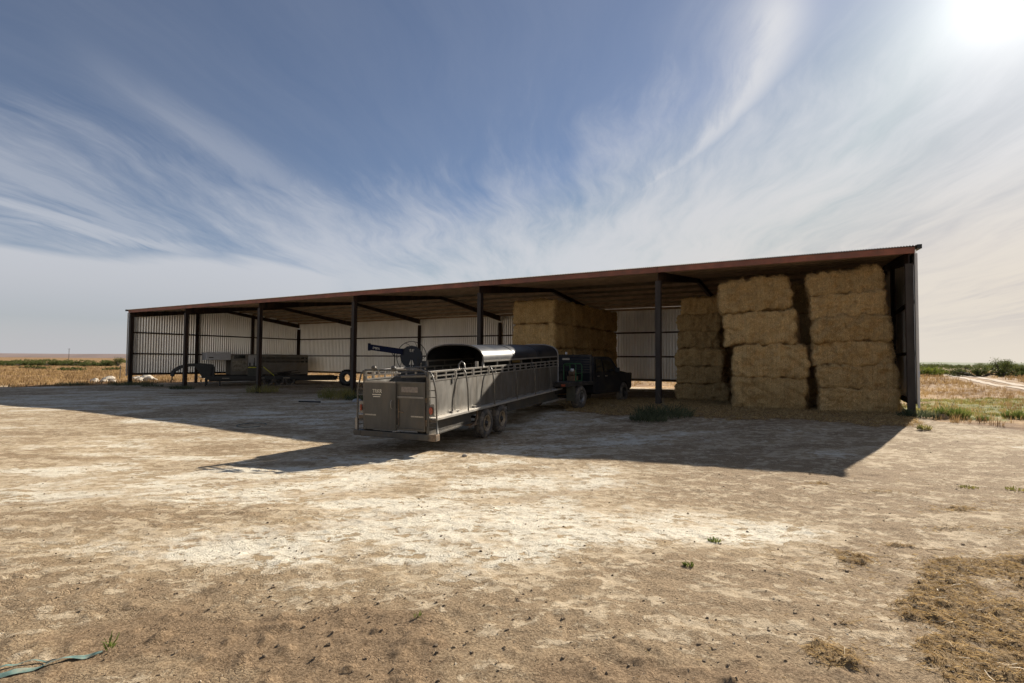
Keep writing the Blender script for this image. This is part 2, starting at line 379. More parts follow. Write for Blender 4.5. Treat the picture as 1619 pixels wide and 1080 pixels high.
# bare pad against grassland
right = np.maximum(XX - 12.4 - (nb - .5) * 2.5, 0) * sst(YY, 10.5, 13.5); left = np.maximum(YY - 36 + .0 * XX - (nb - .5) * 6, 0) * (bX < -.4)
behind = np.maximum(bY - BW - .3 - (nb - .5) * 1.5, 0)
sidL = np.maximum(-bX - .6 - (nb - .5), 0) * sst(YY, 33, 36)
gold = np.clip(sst(right, 0, .8) + sst(left, 0, 3) * .9 + sst(behind, 0, .8) + .0 * sidL, 0, 1)
gold = np.maximum(gold, sst(np.abs(XX) - 60 + (nb - .5) * 10, 0, 8) * sst(YY, 5, 30))
straw = gsum([(3.17, 5.05, .26, .20, 1.2), (1.93, 3.33, .17, .16, 1.25), (3.85, 5.45, .22, .09, 1.), (5.7, 6.9, .6, .18, .95), (5.3, 7.75, .6, .14, .8), (4.6, 8.3, .4, .12, .7), (2.35, 3.75, .14, .06, .7), (6.2, 5.9, 1.0, .22, .8), (7.2, 7.2, .8, .2, .7), (6.9, 9.3, .9, .2, .6), (4.9, 6.1, .4, .1, .6)], XX, YY)
xb_ = np.interp(YY, [1.5, 2.9, 3.5, 3.62, 4.12, 4.57, 5.2], [2.2, 2.36, 2.45, 2.74, 2.83, 3.35, 3.7])
straw = straw + sst(XX - xb_ + (nf - .5) * .25, -.08, .22) * sst(5.35 + (nb - .5) * .7 - YY, 0, .3) * (.85 + .9 * (fbm(XX * 1.3, YY * 2.2, 71, 3) - .32))
strawm = sst(straw + (nf - .5) * .9 + (nb - .5) * .9, .30, 1.05)
hayfloor = sst((bY > -1.9 - nb * 2.2) * 1. * (bX > 36) * (bX < 48.5) * (nf + .35), .45, .8) * .8
crust = gsum([(0.2, 6.2, 2.6, 1.3, .3), (-3.5, 9.5, 4, 1.5, .3), (3.5, 9.3, 3, .9, .25), (-4.6, 7.4, 3.2, .9, .55), (-2.9, 5.1, 1.3, .5, .5), (-1.0, 6.4, 2.0, .8, .55), (-2.2, 4.9, .6, .3, .4), (1.0, 5.6, 1.6, .8, .45), (.4, 4.6, .9, .5, .35), (3.2, 7.0, 1.5, .7, .15), (-9, 10, 4, 1.6, .35), (5.4, 5.6, .5, .2, .7), (3.2, 6.0, .35, .18, .6), (1.7, 4.15, .25, .12, .6), (5.6, 11.3, 3, 1., .5), (3, 13.5, 3, 1.2, .45), (8, 13.5, 2, .8, .4), (-9, 20, 8, 2.5, .5), (-3, 16.5, 3, 1.5, .35), (-18, 26, 9, 2.5, .35)], XX, YY)
brown = gsum([(0, 2.6, 5, .8, .12), (-3, 3.0, 2.5, .7, .32), (-1.05, 3.5, .6, .3, .4), (6, 9, 4, 1.2, .25), (-1.05, 3.55, .75, .36, 1.), (-2.3, 3.5, .6, .35, .5), (-.9, 3.0, .6, .3, .5), (-1.3, 4.5, .9, .25, .55), (-3.6, 6.4, 1.6, .22, .5), (-6, 8.8, 3, .3, .5), (.6, 3.2, .9, .35, .45), (1.2, 2.9, .8, .4, .5), (-3.2, 4.2, 1.2, .3, .4), (4.5, 8.8, 2, .3, .3), (2.2, 3.0, .6, .3, .3)], XX, YY)
cr = np.clip(.12 + .42 * sst(YY - .12 * XX, 3.9, 5.6) * (1 - .55 * sst(XX, 1.8, 4.5)) + crust * .42 - brown * .45 + (nl - .5) * 1.1 + (nb - .5) * .7 + (nst - .5) * 1.3, 0, 1)
br = sst(brown + (nb - .5) * .8 + (nf - .5) * .5 - crust * .3, .25, .85)
green = sst(gsum([(16.5, 18.8, 4.5, 2.6, 1.5), (22, 20.5, 5, 3.0, 1.5), (28, 24, 6, 3, 1.), (20, 24, 6, 2, .5), (14.0, 16.0, 1.5, .8, .6)], XX, YY) + (nb - .5) * 1.2, .45, .85) * sst(XX, 12.2, 13.2)
def track_d(pts, x, y):
    d = np.full(x.shape, 99.); 
    for (ax, ay), (bx_, by_) in zip(pts[:-1], pts[1:]):
        vx, vy = bx_ - ax, by_ - ay; t_ = np.clip(((x - ax) * vx + (y - ay) * vy) / (vx * vx + vy * vy), 0, 1)
        d = np.minimum(d, np.hypot(x - ax - t_ * vx, y - ay - t_ * vy))
    return d
def curve_pts(p0, p1, p2, n=26): return [((1 - t) ** 2 * p0[0] + 2 * t * (1 - t) * p1[0] + t * t * p2[0], (1 - t) ** 2 * p0[1] + 2 * t * (1 - t) * p1[1] + t * t * p2[1]) for t in np.linspace(0, 1, n)]
tracks = np.zeros_like(XX); nearm = (np.abs(XX) < 30) & (YY > 0) & (YY < 40); xs_, ys_ = XX[nearm], YY[nearm]; acc = np.zeros_like(xs_)
for c_, w_, a_ in ((curve_pts((-.4, 13.2), (-3.2, 7.5), (-12, 4.2)), .13, .8), (curve_pts((-2.1, 14.0), (-4.8, 8.6), (-13, 5.8)), .13, .8), (curve_pts((9, 15), (2, 7.5), (-8, 2.6)), .15, .55), (curve_pts((7.6, 16), (.5, 8.8), (-9.4, 3.9)), .15, .55), (curve_pts((12, 5.5), (2, 9.8), (-22, 17)), .16, .4), (curve_pts((12, 7.1), (2, 11.4), (-22, 19)), .16, .4)):
    dd_ = track_d(c_, xs_, ys_); acc = np.maximum(acc, a_ * sst(dd_, w_ * 1.35, w_ * .75))
tracks[nearm] = acc; tracks *= sst(nb, .28, .52)
# fine relief near the camera
near = np.clip(1 - (np.hypot(XX, YY) - 8) / 40, .15, 1)
rel = (fbm(XX * 1.1, YY * 1.1, 5, 3) - .5) * .030 + (fbm(XX * 4.5, YY * 4.5, 6, 3) - .5) * .018 + (fbm(XX * 13, YY * 13, 7, 3) - .5) * .013
lump = np.maximum(fbm(XX * 9, YY * 9, 31, 3) - .56, 0) * .10 * (br * .8 + .25)
scal = np.abs(fbm(XX * 3.2, YY * 6.4, 41, 3) - .5) * .03 * (1 - cr * .5)
pile = strawm * (.006 + np.maximum(fbm(XX * 14, YY * 14, 51, 3) - .40, 0) * .07) * (YY < 9)
rutA = np.exp(-((YY - (9.2 + .32 * (XX + 6))) / .16) ** 2) + np.exp(-((YY - (7.6 + .32 * (XX + 6))) / .16) ** 2)
tread = np.sin((XX * .8 + YY * .6) * 2 * np.pi / .085) * .004 * tracks * (np.hypot(XX, YY) < 9)
ZZ = ZZ - tracks * .014 + tread + (rel * (1 - .6 * tracks) + lump + scal) * near + pile - rutA * .012 * (XX < 1)
rough_land = gold * (fbm(XX * .5, YY * .5, 61, 4) - .4) * .22
ZZ = ZZ + rough_land * sst(np.hypot(XX, YY), 14, 25)
nx, ny = len(gx), len(gy)
co = np.stack([XX.ravel(), YY.ravel(), ZZ.ravel()], 1).astype(np.float32)
ii = np.arange(nx * ny).reshape(ny, nx)
quads = np.stack([ii[:-1, :-1].ravel(), ii[:-1, 1:].ravel(), ii[1:, 1:].ravel(), ii[1:, :-1].ravel()], 1).astype(np.int32)
me = bpy.data.meshes.new('ground'); me.vertices.add(len(co)); me.vertices.foreach_set('co', co.ravel())
me.loops.add(quads.size); me.loops.foreach_set('vertex_index', quads.ravel())
me.polygons.add(len(quads)); me.polygons.foreach_set('loop_start', np.arange(0, quads.size, 4, dtype=np.int32)); me.polygons.foreach_set('loop_total', np.full(len(quads), 4, np.int32))
me.polygons.foreach_set('use_smooth', np.ones(len(quads), bool)); me.update(calc_edges=True)
strawall = np.maximum(strawm, hayfloor)
for nm, arr in (('crust', cr), ('brown', br), ('straw', strawall), ('gold', gold), ('green', green), ('track', tracks)):
    at = me.attributes.new(nm, 'FLOAT', 'POINT'); at.data.foreach_set('value', arr.ravel().astype(np.float32))
ground = bpy.data.objects.new('ground', me); COL.objects.link(ground)
tag(ground, 'bare cracked tan dirt yard with white salt crust, running into dry grassland', 'ground', kind='structure')
gm = bpy.data.materials.new('cracked_dirt'); gm.use_nodes = True; me.materials.append(gm)
T = NT(gm.node_tree); p = T.n['Principled BSDF']; tc = T.node('ShaderNodeTexCoord', out=3)
att = {k: T.node('ShaderNodeAttribute', out=2, attribute_name=k) for k in ('crust', 'brown', 'straw', 'gold', 'green', 'track')}
n1 = T.noise(tc, 1.6, 7, .62); n2 = T.noise(tc, 9, 8, .68); n3 = T.noise(tc, 55, 7, .72); n4 = T.noise(tc, 200, 4, .7)
wv = T.v('ADD', tc, T.v('MULTIPLY', T.node('ShaderNodeTexNoise', {'Vector': tc, 'Scale': 7., 'Detail': 4.}, out=1), (.16, .16, .0)))
def cracks(scale, lo, hi):
    vo = T.node('ShaderNodeTexVoronoi', {'Vector': T.v('MULTIPLY', wv, (.8, 1.3, 0)), 'Scale': scale}, feature='DISTANCE_TO_EDGE')
    return T.ss(vo, lo, hi)
k1 = cracks(11., .0, .06); k2 = cracks(26., 0., .15)
flat = T.v('MULTIPLY', tc, (1, 1.35, 1))
pn = T.noise(T.v('MULTIPLY', wv, (1, 1.35, 1)), 6.5, 11, .70, .25); pn2 = T.noise(flat, 2.2, 6, .6)
pn3 = T.noise(T.v('MULTIPLY', wv, (1, 1.3, 1)), 2.6, 10, .72, .3)
cov = T.m('ADD', T.mix(.42, pn, pn3), T.m('MULTIPLY', T.m('SUBTRACT', att['crust'], .35), .10))
cov = T.m('ADD', T.m('SUBTRACT', cov, T.m('MULTIPLY', att['brown'], .16)), T.m('MULTIPLY', T.m('SUBTRACT', pn2, .5), .35))
plate = T.ss(cov, .475, .525)
tan = T.mix(T.ss(n2, .3, .7), (.43, .33, .215, 1), (.585, .475, .33, 1))
cream = T.mix(T.ss(n3, .3, .7), (.62, .545, .41, 1), (.80, .745, .62, 1))
fc = T.ss(T.m('ADD', att['crust'], T.m('ADD', T.m('MULTIPLY', T.m('SUBTRACT', pn, .5), 1.6), T.m('MULTIPLY', T.m('SUBTRACT', n1, .5), 1.9))), .55, 1.1)
pl = T.mix(fc, tan, cream)
loose = T.mix(T.ss(n3, .36, .64), (.19, .13, .075, 1), (.41, .305, .19, 1))
loose = T.mix(T.m('MULTIPLY', T.ss(att['crust'], .1, .8), .6), loose, T.mix(T.ss(n3, .36, .64), (.36, .265, .155, 1), (.56, .435, .27, 1)))
col = T.mix(plate, loose, pl)
fb = T.ss(T.m('ADD', att['brown'], T.m('MULTIPLY', T.m('SUBTRACT', pn, .5), 1.5)), .35, .8)
col = T.mix(T.m('MULTIPLY', fb, .75), col, T.mix(T.ss(n3, .36, .64), (.14, .09, .05, 1), (.31, .215, .13, 1)))
col = T.mix(T.m('MULTIPLY', T.ss(T.m('ADD', att['track'], T.m('MULTIPLY', T.m('SUBTRACT', n2, .5), .8)), .15, .8), .38), col, (.30, .215, .14, 1))
ck = T.m('MULTIPLY', T.m('SUBTRACT', 1., k1), T.ss(n1, .46, .66, 0., .8)); ck2 = T.m('MULTIPLY', T.m('SUBTRACT', 1., k2), T.ss(T.noise(tc, 2.7, 5, .6), .42, .62, 0., .6))
ckk = T.m('MULTIPLY', T.m('MAXIMUM', ck, ck2), T.m('SUBTRACT', 1., T.m('MAXIMUM', att['straw'], att['gold'])))
col = T.mix(T.m('MULTIPLY', ckk, .38), col, (.13, .085, .05, 1))
pat2 = T.ss(T.noise(flat, 26, 6, .75, .4), .56, .66)
col = T.mix(T.m('MULTIPLY', pat2, T.m('MULTIPLY', .6, T.m('SUBTRACT', 1., att['gold']))), col, T.v('MULTIPLY', col, (.50, .45, .40)))
spk = T.ss(n4, .60, .72); col = T.mix(T.m('MULTIPLY', spk, .45), col, (.12, .085, .055, 1))
stc = T.mix(T.ss(T.noise(tc, 90, 5, .8, 1.5), .42, .62), (.12, .07, .03, 1), (.38, .26, .12, 1))
fs_ = T.ss(T.m('ADD', att['straw'], T.m('MULTIPLY', T.m('SUBTRACT', n3, .5), .7)), .35, .7)
col = T.mix(T.m('MULTIPLY', fs_, .85), col, stc)
gn = T.noise(tc, .35, 7, .7); gn2 = T.noise(tc, 3., 7, .75)
goldc = T.mix(T.ss(gn, .38, .6), (.24, .145, .075, 1), (.45, .30, .15, 1))
goldc = T.mix(T.ss(gn2, .42, .62), T.v('MULTIPLY', goldc, (.68, .62, .55)), goldc)
col = T.mix(T.ss(T.m('ADD', att['gold'], T.m('MULTIPLY', T.m('SUBTRACT', n2, .5), .5)), .3, .7), col, goldc)
col = T.mix(T.m('MULTIPLY', T.ss(T.m('ADD', att['green'], T.m('MULTIPLY', T.m('SUBTRACT', gn2, .5), .9)), .3, .8), .9), col, T.mix(T.ss(gn2, .4, .6), (.09, .115, .03, 1), (.26, .24, .07, 1)))
T.put(p.inputs['Base Color'], col); T.put(p.inputs['Roughness'], .95); T.put(p.inputs['Specular IOR Level'], .12)
hgt = T.m('ADD', T.m('ADD', T.m('MULTIPLY', n2, .8), T.m('MULTIPLY', n3, .75)), T.m('ADD', T.m('MULTIPLY', n4, .30), T.m('MULTIPLY', plate, .42)))
hgt = T.m('SUBTRACT', hgt, T.m('MULTIPLY', pat2, .35))
hgt = T.m('SUBTRACT', hgt, T.m('MULTIPLY', ckk, .45))
T.put(p.inputs['Normal'], T.node('ShaderNodeBump', {'Height': hgt, 'Strength': .8, 'Distance': .016}))

def sample_pts(n, x0, x1, y0, y1, dens):
    """rejection sampling by a density function"""
    x = rng.uniform(x0, x1, n); y = rng.uniform(y0, y1, n); k = rng.uniform(0, 1, n) < dens(x, y); return x[k], y[k]
from bisect import bisect
def zi(x, y):
    """height of the built ground mesh"""
    i = np.clip(np.searchsorted(gx, x) - 1, 0, nx - 2); j = np.clip(np.searchsorted(gy, y) - 1, 0, ny - 2)
    fx = (x - gx[i]) / (gx[i + 1] - gx[i]); fy = (y - gy[j]) / (gy[j + 1] - gy[j])
    return (ZZ[j, i] * (1 - fx) + ZZ[j, i + 1] * fx) * (1 - fy) + (ZZ[j + 1, i] * (1 - fx) + ZZ[j + 1, i + 1] * fx) * fy
def ati(A, x, y):
    i = np.clip(np.searchsorted(gx, x), 0, nx - 1); j = np.clip(np.searchsorted(gy, y), 0, ny - 1); return A[j, i]
def np_mesh(name, V, F, m, smooth=False):
    me = bpy.data.meshes.new(name); me.vertices.add(len(V)); me.vertices.foreach_set('co', np.asarray(V, np.float32).ravel())
    F = np.asarray(F, np.int32); k = F.shape[1]
    me.loops.add(F.size); me.loops.foreach_set('vertex_index', F.ravel()); me.polygons.add(len(F))
    me.polygons.foreach_set('loop_start', np.arange(0, F.size, k, dtype=np.int32)); me.polygons.foreach_set('loop_total', np.full(len(F), k, np.int32))
    me.polygons.foreach_set('use_smooth', np.full(len(F), smooth)); me.update(calc_edges=True); me.materials.append(m)
    return me
def link(name, me, parent=None):
    o = bpy.data.objects.new(name, me); COL.objects.link(o); o.parent = parent; return o
def strands(C, Dr, L, Wd, bend=.15):
    """flat strands: centre, direction, length, width (arrays) -> verts, quads"""
    n = len(C); side = np.cross(Dr, rng.normal(size=(n, 3))); side /= np.linalg.norm(side, axis=1)[:, None] + 1e-9
    nrm = np.cross(Dr, side); a = C - Dr * L[:, None] / 2; b = C + Dr * L[:, None] / 2; mid = C + nrm * (L * bend)[:, None] * rng.uniform(-1, 1, n)[:, None]
    w = side * Wd[:, None] / 2
    V = np.stack([a - w, a + w, mid - w, mid + w, b - w * .5, b + w * .5], 1).reshape(-1, 3)
    o = (np.arange(n) * 6)[:, None]; F = np.concatenate([o + [0, 1, 3, 2], o + [2, 3, 5, 4]], 0); return V, F

# clods, pebbles on the yard
ico_v = np.array([(-1, -1, -.7), (1, -1, -.6), (1.1, 1, -.7), (-1, .9, -.6), (-.6, -.7, .5), (.7, -.6, .7), (.6, .7, .5), (-.7, .5, .8)]) * .5
ico_f = np.array([(0, 3, 2, 1), (4, 5, 6, 7), (0, 1, 5, 4), (1, 2, 6, 5), (2, 3, 7, 6), (3, 0, 4, 7)])
def clods(name, n, dens, s0, s1, m, region, label):
    x, y = sample_pts(n, *region, dens); k = len(x)
    sc = s0 + (s1 - s0) * rng.uniform(0, 1, k) ** 5
    V = ico_v[None] * sc[:, None, None] * rng.uniform(.55, 1.3, (k, 1, 3)) + rng.normal(size=(k, 8, 3)) * sc[:, None, None] * .13
    t = rng.uniform(0, 6.28, k); c, s = np.cos(t), np.sin(t); Vx = V[..., 0] * c[:, None] - V[..., 1] * s[:, None]; Vy = V[..., 0] * s[:, None] + V[..., 1] * c[:, None]
    V = np.stack([Vx + x[:, None], Vy + y[:, None], V[..., 2] * .8 + (zi(x, y) + sc * .12)[:, None]], -1).reshape(-1, 3)
    F = (ico_f[None] + (np.arange(k) * 8)[:, None, None]).reshape(-1, 4)
    o = link(name, np_mesh(name, V, F, m, False)); tag(o, label, 'clods', kind='stuff'); return o
fall = lambda x, y: np.exp(-np.hypot(x, y - 2) / 5.) * np.where(gsum([(-1, 3.5, .9, .5, 1), (-2.3, 3.4, .7, .5, .7), (1.5, 3.2, 2.2, .9, .8), (-3, 4.5, 1.5, .5, .5), (3.8, 7, 1.5, .8, .3)], x, y) > .3, 1., .28)
clods('dirt_clods', 60000, fall, .004, .024, m_clod, (-9, 11, 2.2, 16), 'small dark clods and pebbles scattered over the bare dirt yard')
m_peb = mat('pale_pebble', (.50, .42, .31), .9, 0, .25, 15)
clods('pale_pebbles', 6000, fall, .004, .016, m_peb, (-9, 11, 2.2, 14), 'tiny pale pebbles scattered over the bare dirt yard')
# straw litter
def litter(name, n, region, dens, L0, L1, w, m, label, tilt=.35, lift=.012):
    x, y = sample_pts(n, *region, dens); k = len(x); t = rng.uniform(0, 6.28, k); tz = rng.normal(size=k) * tilt
    Dr = np.stack([np.cos(t), np.sin(t), tz], 1); Dr /= np.linalg.norm(Dr, axis=1)[:, None]
    L = rng.uniform(L0, L1, k); C = np.stack([x, y, zi(x, y) + rng.uniform(.002, lift, k)], 1)
    V, F = strands(C, Dr, L, np.full(k, w) * rng.uniform(.6, 1.4, k)); o = link(name, np_mesh(name, V, F, m)); tag(o, label, 'straw', kind='stuff'); return o
sm = lambda x, y: np.maximum(ati(strawm, x, y) ** 1.1, .16 * sst(ati(straw, x, y), .05, .5) + .05 * (x > 2.2) * (y < 5.5)) * np.clip(1.3 - y / 11, .1, 1)
litter('straw_litter', 150000, (1.3, 8.5, 2.3, 9), sm, .02, .085, .0035, m_straw, 'brown straw litter trodden into the dirt at the lower right')
litter('straw_stalk_litter', 1300, (1.3, 7, 2.3, 6.5), sm, .05, .15, .0055, mat('pale_stalk', (.50, .38, .22), .7, 0, .2), 'longer pale straw stalks lying on the brown litter at the lower right', .12, .03)
litter('scattered_straw', 9000, (-7, 9, 2.3, 12), lambda x, y: .15 + .4 * sst(x, -1, 4), .012, .05, .0025, m_straw, 'single bits of straw blown thinly over the yard', .25)
litter('barn_hay_litter', 60000, (2, 13, 14, 25), lambda x, y: ati(hayfloor, x, y), .06, .22, .009, m_straw, 'loose hay strewn on the floor in front of the bale stacks', .5, .07)

# ------------------------------------------------------------------ distant land
def ridge(name, pts, h, thick, m, label):
    V = []; n = len(pts)
    for k, (x, y) in enumerate(pts):
        hh = h * (.80 + .3 * vnoise(np.array(k * .35), np.array(1.), 5)) * min(1, k / 4, (n - 1 - k) / 4 + .15)
        V += [(x, y - thick / 2, -3), (x, y, hh), (x * 1.05, y + thick, hh * .96), (x * 1.05, y + thick * 1.5, -3)]
    F = [];
    for k in range(n - 1):
        for j in range(3): F.append((k * 4 + j, (k + 1) * 4 + j, (k + 1) * 4 + j + 1, k * 4 + j + 1))
    o = link(name, np_mesh(name, np.array(V), np.array(F), m, True)); tag(o, label, 'hills', kind='structure'); return o
m_mesa = mat('hazed_mauve_mesa', (.24, .175, .15), .95, 0, .12, .004, coord='Object')  # distance haze is put into the mesa colour
ridge('hills', [(x, 2600 + .1 * abs(x)) for x in np.linspace(-5600, -700, 40)], 21, 300, m_mesa, 'long low haze-tinted mauve mesa on the left horizon')
m_plain = mat('dark_scrub_plain', (.10, .125, .045), .95, 0, .35, .02)
ridge('scrub_ridge', [(x, 700 + .05 * x) for x in np.linspace(420, 2200, 50)], 4.2, 60, m_plain, 'long low dark green scrub rise on the right horizon')

# dirt track on the right
tp = [(36, 31), (34.4, 34.0), (40.3, 43.6), (47.2, 53.6), (54.2, 63.6), (66.5, 82), (84, 115), (105, 160)]
V = []; F = []
def interp(pts, n):
    o_ = []
    for k in range(len(pts) - 1):
        for j in range(n): t = j / n; o_.append((pts[k][0] * (1 - t) + pts[k + 1][0] * t, pts[k][1] * (1 - t) + pts[k + 1][1] * t))
    return o_ + [pts[-1]]
tpi = interp(tp, 30)
for off in (-.85, .85):
    o0 = len(V)
    for k, (x, y) in enumerate(tpi):
        q = Vector(tpi[min(k + 1, len(tpi) - 1)]) - Vector(tpi[max(k - 1, 0)]); q.normalize(); nrm = Vector((q.y, -q.x))
        w_ = .26 + .18 * float(vnoise(np.array(k * .5), np.array(off * 3.), 8))
        for s2 in (-w_, 0, w_):
            cx, cy = x + nrm.x * (off + s2), y + nrm.y * (off + s2); V.append((cx, cy, float(zi(np.array(cx), np.array(cy))) + (.05 if s2 == 0 else .03)))
    for k in range(len(tpi) - 1):
        for j in range(2): F.append((o0 + k * 3 + j, o0 + k * 3 + j + 1, o0 + (k + 1) * 3 + j + 1, o0 + (k + 1) * 3 + j))
trk = link('dirt_track', np_mesh('dirt_track', np.array(V), np.array(F), mat('pale_track_dirt', (.40, .30, .20), .95, 0, .2, 2.5), True))
tag(trk, 'pale two rut dirt track running through the dry grass on the right', 'track', kind='structure')

# ------------------------------------------------------------------ grass and weeds
def tuft_mesh(name, P, hgt, nb_, spread, wid, m, stuff=True):
    """P: (k,2) points -> one mesh of grass blades"""
    k = len(P); x = np.repeat(P[:, 0], nb_); y = np.repeat(P[:, 1], nb_); n = len(x); h_ = np.repeat(hgt, nb_) * rng.uniform(.5, 1.1, n)
    t = rng.uniform(0, 6.28, n); r = rng.uniform(0, 1, n) ** .7 * np.repeat(spread, nb_)
    bx = x + np.cos(t) * r * .6; by = y + np.sin(t) * r * .6; z = zi(bx, by) - .01
    lean = rng.uniform(.15, .9, n); tx = bx + np.cos(t) * h_ * lean * .6; ty = by + np.sin(t) * h_ * lean * .6
    t2 = rng.uniform(0, 3.14, n); wx, wy = np.cos(t2) * wid / 2, np.sin(t2) * wid / 2
    mx_, my_ = (bx * .6 + tx * .4), (by * .6 + ty * .4)
    V = np.stack([np.stack([bx - wx, by - wy, z], 1), np.stack([bx + wx, by + wy, z], 1), np.stack([mx_ - wx * .8, my_ - wy * .8, z + h_ * .6], 1), np.stack([mx_ + wx * .8, my_ + wy * .8, z + h_ * .6], 1), np.stack([tx - wx * .2, ty - wy * .2, z + h_], 1), np.stack([tx + wx * .2, ty + wy * .2, z + h_], 1)], 1).reshape(-1, 3)
    o = (np.arange(n) * 6)[:, None]; F = np.concatenate([o + [0, 1, 3, 2], o + [2, 3, 5, 4]], 0)
    return np_mesh(name, V, F, m)
def grassfield(name, n, region, dens, h0, h1, nb_, sp, wid, m, label):
    x, y = sample_pts(n, *region, dens); P = np.stack([x, y], 1); k = len(P)
    o = link(name, tuft_mesh(name, P, rng.uniform(h0, h1, k), nb_, np.full(k, sp), wid, m)); tag(o, label, 'grass', kind='stuff'); return o
def trkd(x, y):
    d = np.full(x.shape, 99.)
    for k in range(0, len(tpi) - 1, 3):
        a_ = np.array(tpi[k]); b_ = np.array(tpi[min(k + 3, len(tpi) - 1)]); ab = b_ - a_; tt = np.clip(((x - a_[0]) * ab[0] + (y - a_[1]) * ab[1]) / (ab @ ab), 0, 1)
        d = np.minimum(d, np.hypot(x - a_[0] - tt * ab[0], y - a_[1] - tt * ab[1]))
    return d
gd = lambda x, y: ati(gold, x, y) * (1 - ati(green, x, y) * .5) * (trkd(x, y) > 2.2) * (.35 + .65 * (vnoise(x * .3, y * .3, 77) > .45))
grassfield('dry_grass', 11000, (12, 50, 13, 55), gd, .10, .32, 9, .16, .012, m_gold, 'golden dry grass tufts covering the ground right of the shed')
grassfield('far_dry_grass', 9000, (20, 120, 40, 130), gd, .2, .5, 7, .5, .05, m_gold, 'golden dry grass in front of the scrub on the right')
grassfield('rear_dry_grass', 9000, (-60, 12, 36, 100), gd, .15, .4, 8, .3, .03, m_gold, 'dry grass seen under the back wall of the shed')
grassfield('left_dry_grass', 12000, (-130, -28, 36, 120), gd, .15, .4, 7, .45, .045, m_gold, 'golden dry grassland left of the shed')
grg = lambda x, y: ati(green, x, y) * (.3 + .7 * (vnoise(x * .9, y * .9, 12) > .5))
grassfield('green_ground_weeds', 9000, (12, 36, 13, 30), grg, .03, .13, 12, .2, .016, m_gweed, 'low green weeds mixed into the grass at the right of the shed')

def clump(name, x, y, r, h_, n, m, label, group=None, cat='weed', wid=.014, stalks=0, lean=.8):
    """a branching weed clump: many blades from a few crowns plus dry stalks"""
    root = empty(name, Vector((x, y, float(zi(np.array(x), np.array(y)))))); tag(root, label, cat, group)
    t = rng.uniform(0, 6.28, n); rr = r * np.sqrt(rng.uniform(0, 1, n)) * .8; bx, by = np.cos(t) * rr, np.sin(t) * rr * .7
    hh = h_ * rng.uniform(.35, 1., n) * (1 - (rr / r) ** 2 * .45); t2 = t + rng.normal(size=n) * .9; ln = rng.uniform(.1, lean, n)
    C = np.stack([bx + np.cos(t2) * hh * ln * .5, by + np.sin(t2) * hh * ln * .5, hh * .5 + rng.uniform(-.05, .2, n) * hh], 1)
    Dr = np.stack([np.cos(t2) * ln + rng.normal(size=n) * .25, np.sin(t2) * ln + rng.normal(size=n) * .25, np.ones(n)], 1); Dr /= np.linalg.norm(Dr, axis=1)[:, None]
    V, F = strands(C, Dr, hh * .9, np.full(n, wid) * rng.uniform(.6, 1.5, n), .2); link('leaves', np_mesh('leaves', V, F, m), root)
    if stalks:
        mb = MB()
        for k in range(stalks):
            a_ = random.uniform(0, 6.28); q = Vector((math.cos(a_) * r * .3, math.sin(a_) * r * .3, 0)); d = Vector((random.uniform(-.9, .9), random.uniform(-.4, .4), 1.3)).normalized() * h_ * random.uniform(1., 1.9)
            mb.tube([q, q + d * .5 + Vector((random.uniform(-.05, .05), 0, .02)), q + d], [.007, .005, .003], 5)
        mb.build('stalk', mat('dry_stalk', (.25, .21, .14), .8), root)
    return root
g_ = 'weeds at the shed posts'
clump('weed_clump', 4.85, 17.3, 1.15, .50, 650, m_weed, 'large grey green weed clump with long dry stalks below the post beside the pickup', None, stalks=7)
clump('weed_clump', 4.2, 16.6, .7, .3, 500, m_weed, 'low grey green weed in front of the large stalky clump')
clump('weed_clump', -8.9, 27.6, 1.2, .7, 600, m_gweed, 'pale green weed clump at the post just left of the stock trailer', None, stalks=5)
clump('weed_clump', -7.4, 26.4, .9, .4, 500, m_weed, 'low green weed between the stock trailer and the nearest post')
clump('weed_clump', -15.4, 33.4, 1.2, .6, 420, m_gweed, 'thin dry weeds at the foot of the third post from the left', None, stalks=5)
clump('weed_clump', -22.6, 37.0, 1.0, .35, 500, m_weed, 'low dark weeds at the foot of the second post from the left')
clump('weed_clump', -28.6, 40.6, 2.0, .38, 800, m_weed, 'dark weeds around the foot of the far left corner post')
clump('weed_clump', -32.6, 40.2, 1.5, .32, 500, m_weed, 'dark weeds left of the far corner post among white rocks')
clump('weed_clump', -26.2, 39.4, 1.0, .26, 300, m_weed, 'dark weeds right of the far left corner post')
clump('weed_clump', 12.3, 16.35, .7, .30, 480, m_weed, 'dark weeds around the foot of the near right corner post', None)
clump('weed_clump', 13.3, 16.3, .55, .38, 600, m_bright, 'sunlit weed with yellow stems just right of the near corner post', None, stalks=4)
clump('weed_clump', 10.6, 13.9, .2, .16, 130, m_gweed, 'small green weed alone on the dirt at the tip of the shed shadow')
clump('weed_clump', 15.2, 16.3, .4, .3, 420, m_bright, 'dense bright green tuft standing on the dirt right of the shed')
clump('weed_clump', 13.6, 15.6, .2, .16, 220, m_bright, 'tiny bright green tuft on the dirt below the corner post')
clump('weed_clump', 1.55, 4.75, .05, .05, 60, m_bright, 'tiny green seedling on the dirt left of the round straw patch', wid=.008)
clump('weed_clump', 2.05, 5.5, .07, .05, 70, m_bright, 'two small seedlings on cracked dirt above the round straw patch', wid=.008)
clump('weed_clump', -2.42, 3.33, .02, .1, 16, m_bright, 'tiny grass sprout beside the green strap at the lower left', wid=.006)
clump('weed_clump', -.63, 3.72, .025, .05, 18, m_bright, 'tiny green sprout on the brown patch of the foreground', wid=.006)
clump('weed_clump', 6.75, 8.0, .16, .05, 60, m_gweed, 'low green weed on the dirt at the right edge above the straw')
clump('weed_clump', 7.35, 7.9, .2, .06, 60, m_gweed, 'grey green weed at the far right edge of the dirt yard')

